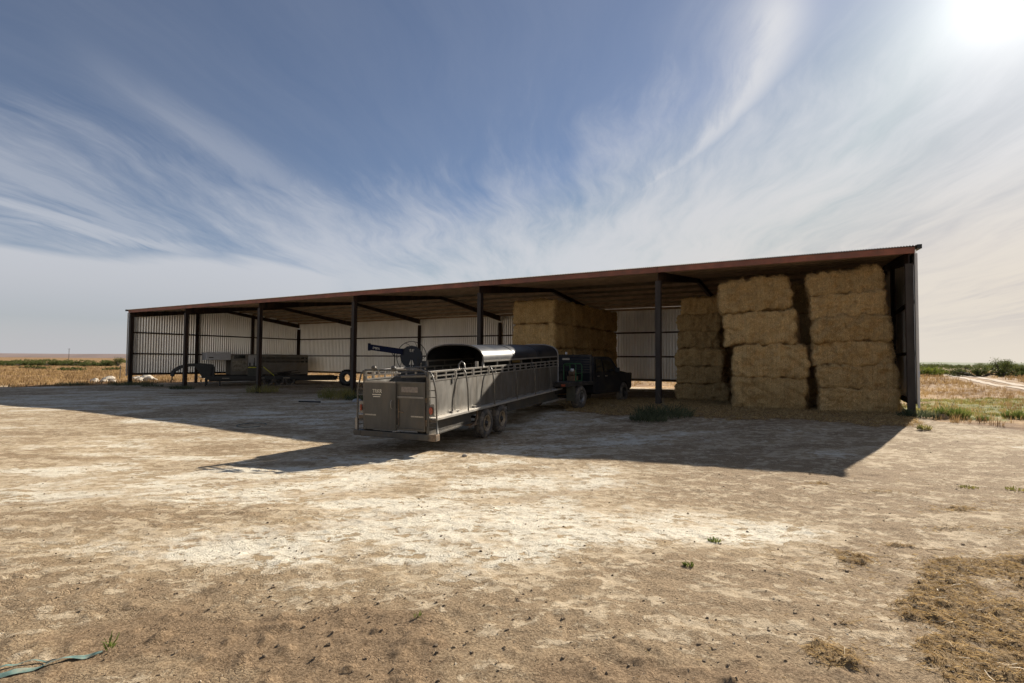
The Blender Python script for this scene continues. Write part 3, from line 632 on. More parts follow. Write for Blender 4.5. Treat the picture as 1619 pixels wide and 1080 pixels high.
# ------------------------------------------------------------------ shrubs
def shrub_meshes(r, h_, nl, leaf, seed, m, twiggy=False):
    rg = np.random.default_rng(seed); nblob = 16
    bc = np.stack([rg.uniform(-r, r, nblob) * .8, rg.uniform(-r, r, nblob) * .6, h_ * rg.uniform(.25, .8, nblob)], 1)
    bc[:, 2] *= 1 - .45 * (np.hypot(bc[:, 0], bc[:, 1]) / r) ** 2; br_ = rg.uniform(.18, .42, nblob) * min(r, h_)
    idx = rg.integers(0, nblob, nl); d = rg.normal(size=(nl, 3)); d /= np.linalg.norm(d, axis=1)[:, None]
    C = bc[idx] + d * (br_[idx] * rg.uniform(.3, 1.25, nl))[:, None]; C[:, 2] = np.maximum(C[:, 2], .03)
    a_ = rg.normal(size=(nl, 3)); a_ /= np.linalg.norm(a_, axis=1)[:, None]; b_ = np.cross(a_, rg.normal(size=(nl, 3))); b_ /= np.linalg.norm(b_, axis=1)[:, None]
    s1 = leaf * rg.uniform(.5, 1.4, nl)[:, None]; a_ *= s1; b_ *= s1 * .45
    V = np.stack([C - a_, C + b_, C + a_, C - b_], 1).reshape(-1, 3); F = (np.arange(nl) * 4)[:, None] + [0, 1, 2, 3]
    lm = np_mesh('crown', V, F, m); mb = MB()
    for k in range(nblob):
        mb.tube([(bc[k, 0] * .1, bc[k, 1] * .1, -.05), tuple(bc[k] * (.5, .5, .6)), tuple(bc[k]), tuple(bc[k] * (1.1, 1.1, 1.25))], [.035 * r, .025 * r, .015 * r, .006], 5)
    return lm, mb.mesh('trunk', m_bark)
SV = [shrub_meshes(2.4, 1.5, 2600, .075, 1, m_leaf), shrub_meshes(2.0, 1.3, 2200, .08, 2, m_leafy), shrub_meshes(1.8, 2.4, 2600, .07, 3, m_leaf), shrub_meshes(3.0, 1.2, 3000, .08, 4, m_leaf)]
def shrub(x, y, k, sc, label, group=None, name='mesquite_bush', rz=None):
    root = empty(name, Matrix.Translation((x, y, G(x, y) - .03)) @ Matrix.Rotation(random.uniform(0, 6.28) if rz is None else rz, 4, 'Z') @ Matrix.Scale(sc, 4)); tag(root, label, 'bush', group)
    link('crown', SV[k][0], root); link('trunk', SV[k][1], root); return root
shrub(55.5, 72, 1, 1.0, 'yellow green bush beside the shed edge, leftmost of the right hand scrub')
shrub(58.5, 74, 1, .95, 'rounded yellow green bush left of the dirt track')
shrub(53.5, 74, 0, 1.0, 'olive bush half hidden behind the right corner post')
shrub(61.5, 71, 3, 1.15, 'dense dark green bush just right of the dirt track')
shrub(64.5, 71, 2, 1.1, 'tallest mesquite bush on the right, with a ragged top')
shrub(68.5, 73, 0, 1.25, 'broad mesquite bush right of the tallest one')
shrub(71, 72, 2, 1.05, 'upright mesquite bush near the fence posts on the right')
shrub(66, 68, 3, .9, 'low spreading bush in front of the tallest mesquite')
FARR = []; FARL = []
for k in range(110):
    x = random.uniform(95, 330); y = random.uniform(110, 260) + (x - 95) * .1
    if x / y < .75: x = y * random.uniform(.76, 1.0)
    FARR.append((x, y, random.choice([0, 1, 3, 3, 2]), random.uniform(1., 1.7)))
gl = 'bushes in the green line on the left'
UL = [2, 8, 12, 16, 24, 32, 40, 47, 54, 70, 84, 92, 100, 108, 117, 126, 134, 142, 152, 162]
for k in range(20):
    u = [2, 8, 16, 24, 32, 40, 47, 54, 84, 92, 100, 108, 117, 126, 134, 142, 152, 162, 12, 70][k]; y = random.uniform(122, 142); x = (u - 809.5) / 851.5 * y
    shrub(x, y, random.choice([0, 3, 3]), random.uniform(.8, 1.15), 'low green bush, number %d counted from the left in the grassland scrub line' % (sorted(UL).index(u) + 1), gl)
shrub(-93.5, 128, 2, 1.0, 'taller green bush next to the left wall of the shed')
shrub(-96.5, 129, 0, 1.1, 'broad green bush second from the left wall of the shed')
for u, y in ((62, 95), (118, 88), (180, 90), (98, 84), (50, 100)):
    shrub((u - 809.5) / 851.5 * y, y, 3, .55, 'low yellow green bush in front of the left scrub line, %s' % {62: 'right of the leftmost', 118: 'nearly below the utility pole', 180: 'nearest the shed wall', 98: 'lowest in the picture', 50: 'leftmost'}[u], 'low bushes on the left grassland')
gl = 'far scrub along the left horizon'
for k in range(26):
    y = random.uniform(150, 260); x = -y * random.uniform(.72, 1.0); FARL.append((x, y, random.choice([0, 3]), random.uniform(.6, 1.)))
def scrub_mass(name, lst, m, label):
    Vs = []; Fs = []; o_ = 0
    for x, y, k, sc in lst:
        me_ = SV[k][0]; a_ = np.empty(len(me_.vertices) * 3, np.float32); me_.vertices.foreach_get('co', a_); a_ = a_.reshape(-1, 3)[:len(a_) // 3 // 4 // 2 * 4]
        t = random.uniform(0, 6.28); c_, s_ = math.cos(t), math.sin(t)
        Vs.append(np.stack([(a_[:, 0] * c_ - a_[:, 1] * s_) * sc * 1.15 + x, (a_[:, 0] * s_ + a_[:, 1] * c_) * sc * 1.15 + y, a_[:, 2] * sc + G(x, y)], 1)); n_ = len(a_)
        Fs.append(np.arange(n_).reshape(-1, 4) + o_); o_ += n_
    o = link(name, np_mesh(name, np.concatenate(Vs), np.concatenate(Fs), m)); tag(o, label, 'scrub', kind='stuff')
scrub_mass('distant_scrub', FARR, m_leaf, 'band of distant olive scrub along the right horizon')
scrub_mass('distant_scrub', FARL, m_leaf, 'thin band of distant green scrub along the left horizon')

# ------------------------------------------------------------------ open sided barn
barn = empty('open_barn', Matrix.Translation(BO) @ Matrix.Rotation(BY, 4, 'Z'))
tag(barn, 'long open fronted steel pole barn with red eave beam and corrugated walls', 'barn')
def bg_z(X, Y): q = B(X, Y); return G(q.x, q.y)
RH = EH + .76; RY = BW / 2
def ibeam(mb, a, b, depth0, depth1, fw, up):
    """tapered I section whose top edge runs a->b, hanging down along -up"""
    a, b, up = Vector(a), Vector(b), Vector(up).normalized(); d = (b - a).normalized(); r = d.cross(up).normalized(); t = .014
    def bx(o0, o1, w, h0, h1, hh):
        vs = []
        for q, o_, in ((a, o0), (b, o1)):
            for sx, sz in ((-1, 0), (1, 0), (1, 1), (-1, 1)): vs.append(q - up * (o_ + hh * (1 - sz)) + r * sx * w / 2)
        mb.add(vs, [(0, 3, 2, 1), (4, 5, 6, 7), (0, 1, 5, 4), (1, 2, 6, 5), (2, 3, 7, 6), (3, 0, 4, 7)])
    bx(0, 0, fw, 0, 0, t); bx(depth0 - t, depth1 - t, fw, 0, 0, t)
    vs = []
    for q, dd in ((a, depth0), (b, depth1)):
        for sx, o_ in ((-1, dd - t), (1, dd - t), (1, t), (-1, t)): vs.append(q - up * o_ + r * sx * .012)
    mb.add(vs, [(0, 3, 2, 1), (4, 5, 6, 7), (0, 1, 5, 4), (1, 2, 6, 5), (2, 3, 7, 6), (3, 0, 4, 7)])
for i, X in enumerate(FX):
    xo = X + (.14 if i == 0 else -.14 if i == 6 else 0)
    z0 = bg_z(X, 0) - .3
    mb = MB(); mb.box((xo - .10, .215, z0), (xo + .10, .23, 4.93)); mb.box((xo - .008, .017, z0), (xo + .008, .215, 4.93)); 
    if i < 7:
        c_ = mb.build('front_column', m_steel, barn)
        f_ = MB().box((xo - .10, .0, z0), (xo + .10, .016, 4.90)).build('column_flange', m_flange, c_)
        b_ = MB().box((xo - .17, -.03, z0), (xo + .17, .27, z0 + .33)).build('base_plate', m_flange, c_)
    z1 = bg_z(X, BW) - .3
    mb = MB(); mb.box((xo - .10, BW - .21, z1), (xo + .10, BW - .194, 4.75)); mb.box((xo - .008, BW - .194, z1), (xo + .008, BW - .04, 4.75)); mb.box((xo - .10, BW - .04, z1), (xo + .10, BW - .025, 4.75)); mb.build('back_column', m_steel, barn)
    mb = MB(); ibeam(mb, (xo, .02, EH - .19), (xo, RY, RH - .19), .38, .20, .16, (0, 0, 1)); ibeam(mb, (xo, RY, RH - .19), (xo, BW - .05, EH - .20), .20, .38, .16, (0, 0, 1)); mb.build('rafter', m_steel, barn)
for X in (FX[0] + .12, FX[6] - .12):
    for Y in (BW / 3, BW * 2 / 3):
        zr = EH + (RH - EH) * (1 - abs(Y - RY) / RY) - .32
        MB().box((X - .07, Y - .1, bg_z(X, Y) - .3), (X + .07, Y + .1, zr)).build('end_wall_post', m_steel, barn)
# red eave beam in bay lengths (a channel with lips)
for i in range(6):
    a_, b_ = FX[i] + (.0 if i == 0 else .012), FX[i + 1] - (0 if i == 5 else .012)
    mb = MB(); mb.box((a_, -.075, EH - .235), (b_, -.067, EH - .035)); mb.box((a_, -.067, EH - .235), (b_, -.0, EH - .229)); mb.box((a_, -.067, EH - .041), (b_, -.0, EH - .035))
    mb.build('eave_beam', m_red, barn)
def purlin(Y, z):
    mb = MB(); 
    for i in range(6): mb.box((FX[i] + .02, Y - .03, z - .14), (FX[i + 1] - .02, Y - .024, z)); mb.box((FX[i] + .02, Y - .024, z - .14), (FX[i + 1] - .02, Y + .045, z - .134))
    mb.build('purlin', m_purlin, barn)
for k in range(1, 12):
    Y = BW * k / 12
    z = EH - .0 + (RH - EH) * (1 - abs(Y - RY) / RY) - .04
    if abs(Y - RY) < .1: purlin(Y - .12, z); continue
    purlin(Y, z)
purlin(BW - .12, EH - .05)
# corrugated roof
def corr(mb, x0, x1, pitch, amp, rows, n=6):
    """sine sheet; rows: (y, z) lines it runs between"""
    k = int((x1 - x0) / pitch * n); xs = np.linspace(x0, x1, k); w = np.sin((xs - x0) / pitch * 2 * np.pi) * amp
    V = []; 
    for (y, z) in rows: V += list(zip(xs, [y] * k, z + w))
    F = [(j * k + i, j * k + i + 1, (j + 1) * k + i + 1, (j + 1) * k + i) for j in range(len(rows) - 1) for i in range(k - 1)]
    mb.add(V, F, False)
mb = MB(); sl = (RH - EH) / RY
corr(mb, -.16, FX[6] + .1, .0762, .017, [(-.13, EH - .13 * sl + .005), (RY, RH + .005), (BW + .1, EH + .005 - .1 * sl)], 6)
mb.build('roof', m_roof, barn)
# rib sheet walls: trapezoid profile, standing ribs
def ribwall(a, b, zb, ztop, ribs_in, name):
    """a, b: (X,Y) in the barn frame; ztop(t); ribs point to ribs_in side"""
    a, b = Vector((*a, 0)), Vector((*b, 0)); L = (b - a).length; d = (b - a) / L; nrm = Vector((-d.y, d.x, 0)) * ribs_in; p_ = .195; prof = [(0, 0), (.04, 0), (.098, .055), (.138, .055)]
    V = []; F = []; k = int(L / p_)
    st = []
    for i in range(k + 1):
        for s0, dep in prof:
            if i * p_ + s0 <= L: st.append((i * p_ + s0, dep))
    st.append((L, 0))
    for s0, dep in st:
        q = a + d * s0 + nrm * dep; V.append((q.x, q.y, zb)); V.append((q.x, q.y, ztop(s0 / L)))
    F = [(2 * i, 2 * i + 2, 2 * i + 3, 2 * i + 1) for i in range(len(st) - 1)]
    return MB().add(V, F).build(name, m_sheet, barn)
gt = lambda t: EH - .018 + (RH - EH) * (1 - abs(t - .5) * 2)
WB = .47
ribwall((FX[0] - .0, -.02), (FX[0] - .0, BW), WB, gt, 1, 'end_wall')
ribwall((FX[6] + .0, -.02), (FX[6] + .0, BW), WB, gt, -1, 'end_wall')
ribwall((FX[0], BW + .03), (FX[6], BW + .03), WB, lambda t: EH - .016, -1, 'back_wall')
for z in (3.72, 2.08, WB + .03):
    hh = .10 if z > 1 else .16
    MB().box((FX[0] + .03, .24, z - hh / 2), (FX[0] + .10, BW - .22, z + hh / 2)).build('wall_girt', m_steel, barn)
    MB().box((FX[6] - .10, .24, z - hh / 2), (FX[6] - .03, BW - .22, z + hh / 2)).build('wall_girt', m_steel, barn)
    MB().box((FX[0] + .12, BW - .06, z - hh / 2), (FX[6] - .12, BW - .012, z + hh / 2)).build('wall_girt', m_steel, barn)
MB().box((FX[6] + .005, -.10, WB - .1), (FX[6] + .06, -.03, EH - .25)).build('corner_trim', m_trim, barn)
MB().box((FX[0] - .06, -.10, WB - .1), (FX[0] - .005, -.03, EH - .25)).build('corner_trim', m_trim, barn)
for X0, X1 in ((FX[6] + .05, FX[6] + .17), (FX[0] - .24, FX[0] - .10)):
    mb = MB()
    for (ya, za), (yb, zb) in (((-.18, EH - .02), (RY, RH + .03)), ((RY, RH + .03), (BW + .12, EH - .02))):
        vs = [(x, y, z + o_) for x in (X0, X1) for (y, z) in ((ya, za), (yb, zb)) for o_ in (-.10, .03)]
        mb.add(vs, [(0, 1, 3, 2), (4, 6, 7, 5), (0, 4, 5, 1), (2, 3, 7, 6), (0, 2, 6, 4), (1, 5, 7, 3)])
    mb.build('rake_trim', m_cap, barn)
MB().box((FX[6] + .005, -.115, 1.32), (FX[6] + .065, -.102, 1.52)).build('tag_plate', m_white, barn)
MB().box((6.3, .0, 0), (6.3 + .001, .001, .001)) if False else None

# ------------------------------------------------------------------ hay bales
def bale_mesh(name, lx, ly, lz, seed, nst, amp=.085):
    rg = np.random.default_rng(seed); V = []; F = []
    nx_, ny_, nz_ = 34, 18, 18
    import itertools
    idx = {}
    def vid(i, j, k):
        if (i, j, k) not in idx: idx[(i, j, k)] = len(V); V.append((i / nx_ * 2 - 1, j / ny_ * 2 - 1, k / nz_ * 2 - 1))
        return idx[(i, j, k)]
    for j in range(ny_):
        for k in range(nz_):
            for i in (0, nx_): q = [vid(i, j, k), vid(i, j + 1, k), vid(i, j + 1, k + 1), vid(i, j, k + 1)]; F.append(q if i else q[::-1])
    for i in range(nx_):
        for k in range(nz_):
            for j in (0, ny_): q = [vid(i, j, k), vid(i, j, k + 1), vid(i + 1, j, k + 1), vid(i + 1, j, k)]; F.append(q if j else q[::-1])
    for i in range(nx_):
        for j in range(ny_):
            for k in (0, nz_): q = [vid(i, j, k), vid(i + 1, j, k), vid(i + 1, j + 1, k), vid(i, j + 1, k)]; F.append(q if k else q[::-1])
    V = np.array(V); H = np.array([lx, ly, lz]) / 2; rad = .11; P = V * H
    inner = np.clip(P, -(H - rad), H - rad); d = P - inner; L = np.linalg.norm(d, axis=1); s_ = np.where(L > 0, rad / np.maximum(L, 1e-9), 1); 
    P2 = inner + d * np.minimum(s_, 1)[:, None]
    N = d / np.maximum(L, 1e-9)[:, None]; flat = L < 1e-6; N[flat] = 0
    o1 = seed * 7.3
    u = P2[:, 0] * 3.1 + P2[:, 1] * 2.3 + o1; w = P2[:, 2] * 3.3 + P2[:, 1] * 1.7 + o1
    dis = (fbm(u, w, seed, 3) - .5) * amp * 3 + (fbm(u * 3.5, w * 3.5, seed + 9, 3) - .5) * amp * 1.6
    strings = sum(np.exp(-((P2[:, 0] - lx * f_) / .035) ** 2) for f_ in (-.36, -.22, -.07, .08, .22, .36))
    dis = dis - strings * .040
    cen = P2 / H; cn = cen / np.linalg.norm(cen, axis=1)[:, None]
    NN = np.where(np.abs(N).sum(1)[:, None] > 0, N, cn)
    P3 = P2 + NN * dis[:, None]
    # slight bulge between, slumped shape
    P3[:, 0] *= 1 - .02 * (cen[:, 2] ** 2); P3[:, 1] *= 1.0 - .05 * (cen[:, 2] ** 2); P3[:, 2] *= 1 - .03 * cen[:, 0] ** 2
    P3[:, 2] += lz / 2
    F = np.array(F)
    # loose strands on the surface
    fc_ = P3[F].mean(1); fn = np.cross(P3[F[:, 1]] - P3[F[:, 0]], P3[F[:, 2]] - P3[F[:, 0]]); ar = np.linalg.norm(fn, axis=1); fn /= ar[:, None] + 1e-9
    out_ = np.sign((fn * (fc_ - [0, 0, lz / 2])).sum(1))[:, None]; fn = fn * out_
    ok = np.where(fc_[:, 2] > .03)[0]; pk = ok[rg.choice(len(ok), nst, p=ar[ok] / ar[ok].sum())]
    bc = rg.dirichlet((1, 1, 1, 1), nst)[:, :, None]; C = (P3[F[pk]] * bc).sum(1)
    tg = rg.normal(size=(nst, 3)); tg[:, 2] *= 1.3; tg -= (tg * fn[pk]).sum(1)[:, None] * fn[pk]; tg /= np.linalg.norm(tg, axis=1)[:, None]
    Dr = tg + fn[pk] * rg.uniform(.0, .75, nst)[:, None]; Dr /= np.linalg.norm(Dr, axis=1)[:, None]
    Ls = rg.uniform(.05, .20, nst); C = C + fn[pk] * (.004 + .25 * Ls[:, None] * np.abs((Dr * fn[pk]).sum(1))[:, None])
    SVt, SF = strands(C, Dr, Ls, np.full(nst, .0065) * rg.uniform(.6, 1.5, nst), .2)
    me = np_mesh(name, np.concatenate([P3, SVt]), np.concatenate([F, SF + len(P3)]), m_hay); me.materials.append(m_strand)
    mi = np.zeros(len(F) + len(SF), np.int32); mi[len(F):] = 1; me.polygons.foreach_set('material_index', mi)
    sm_ = np.ones(len(mi), bool); sm_[len(F):] = False; me.polygons.foreach_set('use_smooth', sm_); me.update(); return me
BIG = [bale_mesh('hay_bale', 2.46, 1.25, 1.25, s_, 5200) for s_ in (1, 2)]
MED = [bale_mesh('hay_bale', 2.36, 1.2, .84, s_, 4200) for s_ in (5, 6)]
DEEP = [bale_mesh('hay_bale', 2.40, 2.26, 1.235, s_, 3000) for s_ in (8, 9)]
def bale(me, X, Y, z, rot=0., sc=(1, 1, 1), label='', group=None, flip=False, tilt=0.):
    o = link('hay_bale', me); o.matrix_world = Matrix.Translation(B(X, Y, z)) @ Matrix.Rotation(BY + rot + (math.pi if flip else 0), 4, 'Z') @ Matrix.Rotation(-tilt if flip else tilt, 4, 'Y') @ Matrix.Diagonal((*sc, 1))
    tag(o, label, 'hay bale', group); return o
ordn = ['bottom', 'second from the bottom', 'third from the bottom', 'fourth from the bottom', 'fifth from the bottom']
# A: four big bales, leaning left with height
for k, (xa, z, rt, tl, sx) in enumerate([(44.40, .02, 0., 0, .99), (44.42, 1.18, .01, 0, 1.01), (44.14, 2.40, -.03, -.03, 1.0), (43.93, 3.64, .06, -.07, .99)]):
    bale(BIG[k % 2], xa, 1.4, z, rt, (sx, 1, .98 if k else .96), 'large golden bale, %s of the front stack of four' % (ordn[k] if k < 3 else 'topmost'), flip=k in (2,), tilt=tl)
# B: six bales
for k, (xa, z, rt, sx, tl) in enumerate([(47.16, .04, 0., .99, 0), (47.12, .83, .02, .98, 0), (47.0, 1.64, -.03, 1.0, -.01), (46.96, 2.47, .03, .95, -.02), (46.9, 3.28, -.02, .95, -.035), (46.82, 4.08, .03, .95, -.055)]):
    bale(MED[k % 2], xa, 1.15 + .07 * (k % 3), z, rt, (sx, 1, 1.06), 'hay bale, %s of the stack beside the right wall' % (ordn[k] if k < 5 else 'topmost'), flip=k in (1, 2, 5), tilt=tl)
# C: six darker bales farther in
for k, (xa, z, sx) in enumerate([(41.45, .0, .97), (41.35, .78, .86), (41.35, 1.55, .86), (41.32, 2.34, .78), (41.35, 3.1, .80), (41.42, 3.86, .74)]):
    bale(MED[(k + 1) % 2], xa, 4.6, z, 0, (sx, 1, .95), 'brown bale, %s of the shaded stack right of the near post' % (ordn[k] if k < 5 else 'topmost'), flip=k in (0, 3, 4))
for k in range(4):
    bale(BIG[k % 2], 45.95, 3.7, .02 + 1.21 * k, 0, (1, 1, .97), 'shaded bale, %s of the stack between the two front stacks' % (ordn[k] if k < 3 else 'topmost'), flip=k in (1, 2))
    bale(BIG[(k + 1) % 2], 46.3, 5.6, .02 + 1.21 * k, 0, (1, 1, .97), 'shaded bale, %s of the rearmost stack in the right bay' % (ordn[k] if k < 3 else 'topmost'))
for k in range(4):  # unseen stack added so the gap beside the front bales reads dark
    bale(BIG[k % 2], 42.7, 6.9, .02 + 1.21 * k, 0, (1, 1, .97), 'shaded hay bale, %s of a stack added to darken the left gap' % (ordn[k] if k < 3 else 'topmost'), flip=k in (1, 2))
# E: block four deep beside the pickup
pos_ = ['front', 'second', 'third', 'rear']
for j in range(4):
    for k in range(4):
        bale(DEEP[(j + k) % 2], 33.6 + random.uniform(-.05, .05), 2.9 + 1.13 + 2.29 * j, -.04 + 1.215 * k, random.uniform(-.02, .02), (1, 1, .985), 'hay bale, %s, %s column of the block behind the trailer canopy' % (ordn[k] if k < 3 else 'topmost', pos_[j]), flip=bool((j * 3 + k) % 2))

# ------------------------------------------------------------------ wheels
def wheel(parent, x, y, z, r, w, side, rim_m=None, n=32, name='wheel', rr=.56):
    """wheel with its axle along x; side +1 faces +x"""
    mb = MB(); R0 = r * rr
    prof = [(-w / 2 + .03, R0), (-w / 2, R0 + .05), (-w / 2, r - .06), (-w / 2 + .03, r - .015), (-w / 4, r), (w / 4, r), (w / 2 - .03, r - .015), (w / 2, r - .06), (w / 2, R0 + .05), (w / 2 - .03, R0), (-w / 2 + .03, R0)]
    mb.lathe(prof, (x, y, z), 'x', n)
    for k in range(26):   # tread blocks
        for sx, o_ in ((-w * .22, 0), (w * .22, .5), (0, .25)):
            a_ = (k + o_) * 2 * math.pi / 26
            M = Matrix.Translation((x + sx, y, z)) @ Matrix.Rotation(a_, 4, 'X')
            mb.box((-w * .10, -.03 * r / .38, r - .012), (w * .10, .03 * r / .38, r + .006), M)
    wh = mb.build(name, m_tyre, parent)
    mb = MB(); e = w / 2 * side
    mb.lathe([(e * .9, R0 + .002), (e * .98, R0 - .012), (e * .6, R0 - .03), (e * .25, R0 - .05), (e * .30, R0 * .45), (e * .55, R0 * .36), (e * .62, 0.001)], (x, y, z), 'x', 28)
    mb.build('rim', rim_m or m_rim, wh)
    mb = MB(); mb.lathe([(e * .56, .065), (e * 1.0, .055), (e * 1.08, .001)], (x, y, z), 'x', 16)
    for k in range(8):
        a_ = k * math.pi / 4; M = (x + e * .34, y + math.cos(a_) * R0 * .66, z + math.sin(a_) * R0 * .66)
        mb.lathe([(0, .026), (e * .04, .024), (e * .04, .001)], M, 'x', 8)
        M = (x + e * .58, y + math.cos(a_ + .4) * R0 * .36, z + math.sin(a_ + .4) * R0 * .36); mb.lathe([(0, .012), (e * .12, .012), (e * .12, .001)], M, 'x', 6)
    mb.build('hub', m_hub, wh); return wh

# ------------------------------------------------------------------ stock trailer (the near one)
TR = empty('stock_trailer', Matrix.Translation((-2.601, 12.259, -.323)) @ Matrix.Rotation(-.402, 4, 'Z') @ Matrix.Rotation(.031, 4, 'X'))
tag(TR, 'dusty grey livestock trailer with half canopy and pipe ribs, parked nose into the shed', 'trailer')
HW, LW, LZ, PT, RT, SL = .856, 1.056, .80, .80 + .80, .80 + 1.005, 9.06
CS, CZ = 2.70, .80 + 1.165
# floor and frame
mb = MB(); mb.box((-HW, .02, LZ - .20), (HW, SL - .02, LZ - .05)); mb.build('floor', m_skirt, TR)
for sx in (-1, 1):
    mb = MB(); mb.box((min(sx * HW, sx * LW), .0, LZ - .055), (max(sx * HW, sx * LW), SL, LZ)); mb.build('running_board', m_board, TR, .006)
    e = sx * (HW + .035)
    for (a_, b_, zb0, zb1) in ((.02, 1.95, LZ - .40, LZ - .36), (4.25, SL - .1, LZ - .34, LZ - .40)):
        mb = MB()
        V = [(e, a_, LZ - .056), (e, b_, LZ - .056), (e, b_, zb1), (e, a_, zb0), (e - sx * .02, a_, LZ - .056), (e - sx * .02, b_, LZ - .056), (e - sx * .02, b_, zb1), (e - sx * .02, a_, zb0)]
        mb.add(V, [(0, 1, 2, 3), (7, 6, 5, 4), (0, 4, 5, 1), (1, 5, 6, 2), (2, 6, 7, 3), (3, 7, 4, 0)])
        mb.bar((e + sx * .012, a_, zb0 + .01), (e + sx * .012, b_, zb1 + .01), .05, .03)
        for q0 in (a_ + .35, a_ + 1.1): mb.bar((e + sx * .004, q0, zb0 + .10), (e + sx * .004, min(q0 + .55, b_ - .05), zb0 + .10), .006, .012)
        mb.build('skirt', m_skirt, TR)
    # side sheet with a folded lip and flush posts
    mb = MB(); mb.box((sx * HW - .012, .05, LZ + .002), (sx * HW + .012, SL, PT)); mb.build('side_panel', m_tw, TR)
    if sx < 0: MB().box((-HW - .008, CS, PT + .03), (-HW + .008, SL, CZ - .02)).build('dark_filler_panel', m_canin, TR)  # black sheet added on the far side so the canopy interior reads dark
    mb = MB(); mb.bar((sx * (HW - .002), .05, PT + .012), (sx * (HW - .002), SL, PT + .012), .05, .03); mb.build('panel_lip', m_rail, TR)
    mb = MB(); mb.bar((sx * HW, .0, RT), (sx * HW, SL, RT), .045, .045); mb.build('top_rail', m_rail, TR, .006)
    mb = MB(); mb.bar((sx * HW, .0, RT - .10), (sx * HW, SL, RT - .10), .03, .03); mb.build('mid_rail', m_rail, TR)
    s_ = .30; k = 0
    while s_ < SL:
        w_ = .05 if k % 2 == 0 else .028
        MB().box((sx * HW - w_ / 2 - .003, s_ - w_ / 2, PT + .02), (sx * HW + w_ / 2 + .003, s_ + w_ / 2, RT - .022)).build('rail_post', m_rail, TR); s_ += .46; k += 1
    # curved pipe ribs standing on the running board
    for s_ in (1.52, 3.05, 4.65, 6.2, 7.75):
        pts = []
        for t in np.linspace(0, 1, 9): a_ = t * math.pi / 2; pts.append((sx * (HW + .01 + .155 * math.sin(a_) ** 1), s_, RT - .02 - (.42) * (1 - math.cos(a_))))
        pts = [(sx * (HW - .0), s_, RT + .01), (sx * (HW + .05), s_, RT + .005), (sx * (HW + .10), s_, RT - .05), (sx * (HW + .135), s_, RT - .17), (sx * (HW + .165), s_, RT - .36), (sx * (HW + .18), s_, RT - .50), (sx * (HW + .19), s_, LZ - .02), (sx * (HW + .18), s_, LZ - .06)]
        MB().tube(pts, .018, 8).build('pipe_rib', m_pipe, TR)
    # small pale raised plates on the running board
    for s_ in (.95, 2.1, 3.35, 4.2, 5.1, 5.75, 6.9, 8.1):
        MB().box((min(sx * (HW + .014), sx * (HW + .07)), s_, LZ + .002), (max(sx * (HW + .014), sx * (HW + .07)), s_ + .38, LZ + .042)).build('pale_plate', m_rail, TR)
    # curved wheel arch brace
    for s_ in (1.18, 2.36, 3.54, 4.72, 5.9, 7.08, 8.26): MB().box((min(sx * (HW + .0125), sx * (HW + .017)), s_ - .02, LZ + .045), (max(sx * (HW + .0125), sx * (HW + .017)), s_ + .02, PT - .01)).build('sheet_seam', m_tw, TR)
    MB().tube([(sx * (LW - .03), 2.02, LZ - .05), (sx * (LW - .03), 2.04, LZ - .2), (sx * (LW - .03), 1.98, LZ - .32), (sx * (LW - .03), 1.85, LZ - .40), (sx * (LW - .03), 1.6, LZ - .42)], .022, 8).build('wheel_arch_brace', m_rust, TR)
    MB().box((min(sx * (HW - .35), sx * (LW - .1)), 1.9, LZ - .44), (max(sx * (HW - .35), sx * (LW - .1)), 2.2, LZ - .38)).build('axle_bracket', m_rust, TR)
    for s_ in (2.61, 3.59): wheel(TR, sx * (LW - .13), s_, .345, .382, .23, sx)
MB().tube([(-.9, 2.61, .345), (.9, 2.61, .345)], .04, 8).build('axle', m_hub, TR); MB().tube([(-.9, 3.59, .345), (.9, 3.59, .345)], .04, 8).build('axle', m_hub, TR)
# canopy: rounded arch
def arch(hw, z0, h_, n=14, e=2.7):
    P = []
    for k in range(n + 1):
        t = math.pi * k / n; c_, s_ = math.cos(t), math.sin(t)
        P.append((hw * math.copysign(abs(c_) ** (2 / e), c_), z0 + h_ * abs(s_) ** (2 / e)))
    return P
A1 = arch(HW + .015, CZ, .44, 26); 
V = []; F = []
ss_ = list(np.linspace(CS, SL, 12))
for s_ in ss_:
    for (x, z) in A1: V.append((x, s_, z))
for (i, s_) in enumerate(ss_):
    for (x, z) in A1: V.append((x * .975, s_, CZ + (z - CZ) * .96))
n_ = len(A1); L_ = len(ss_) * n_
for i in range(len(ss_) - 1):
    for k in range(n_ - 1):
        q = (i * n_ + k, i * n_ + k + 1, (i + 1) * n_ + k + 1, (i + 1) * n_ + k); F.append(q); F.append(tuple(L_ + j for j in reversed(q)))
MB().add(V, F, True).build('canopy', m_can, TR)
mb = MB(); V = [(x * .972, SL - .02, CZ + (z - CZ) * .955) for x, z in A1]; mb.add(V + [(HW * .97, SL - .02, LZ), (-HW * .97, SL - .02, LZ)][::1], [tuple(range(len(V))) + (len(V) + 1, len(V))]); mb.build('nose_panel', m_canin, TR)
mb = MB(); V = [(x * .965, 5.6, CZ + (z - CZ) * .95) for x, z in A1]; mb.add(V + [(HW * .96, 5.6, LZ), (-HW * .96, 5.6, LZ)], [tuple(range(len(V))) + (len(V) + 1, len(V))]); mb.build('centre_gate', m_canin, TR)
for s_, m in ((CS, m_pipe), (SL, m_rail)):
    pts = [(HW + .02, s_, LZ if s_ > 5 else RT)] + [(x * 1.008, s_, z + .008) for x, z in A1] + [(-HW - .02, s_, LZ if s_ > 5 else RT)]
    MB().tube(pts, .022, 8).build('canopy_hoop', m, TR)
for s_ in (4.8, 6.9): MB().tube([(x * 1.003, s_, z + .003) for x, z in A1], .009, 6).build('canopy_seam', m_can, TR)
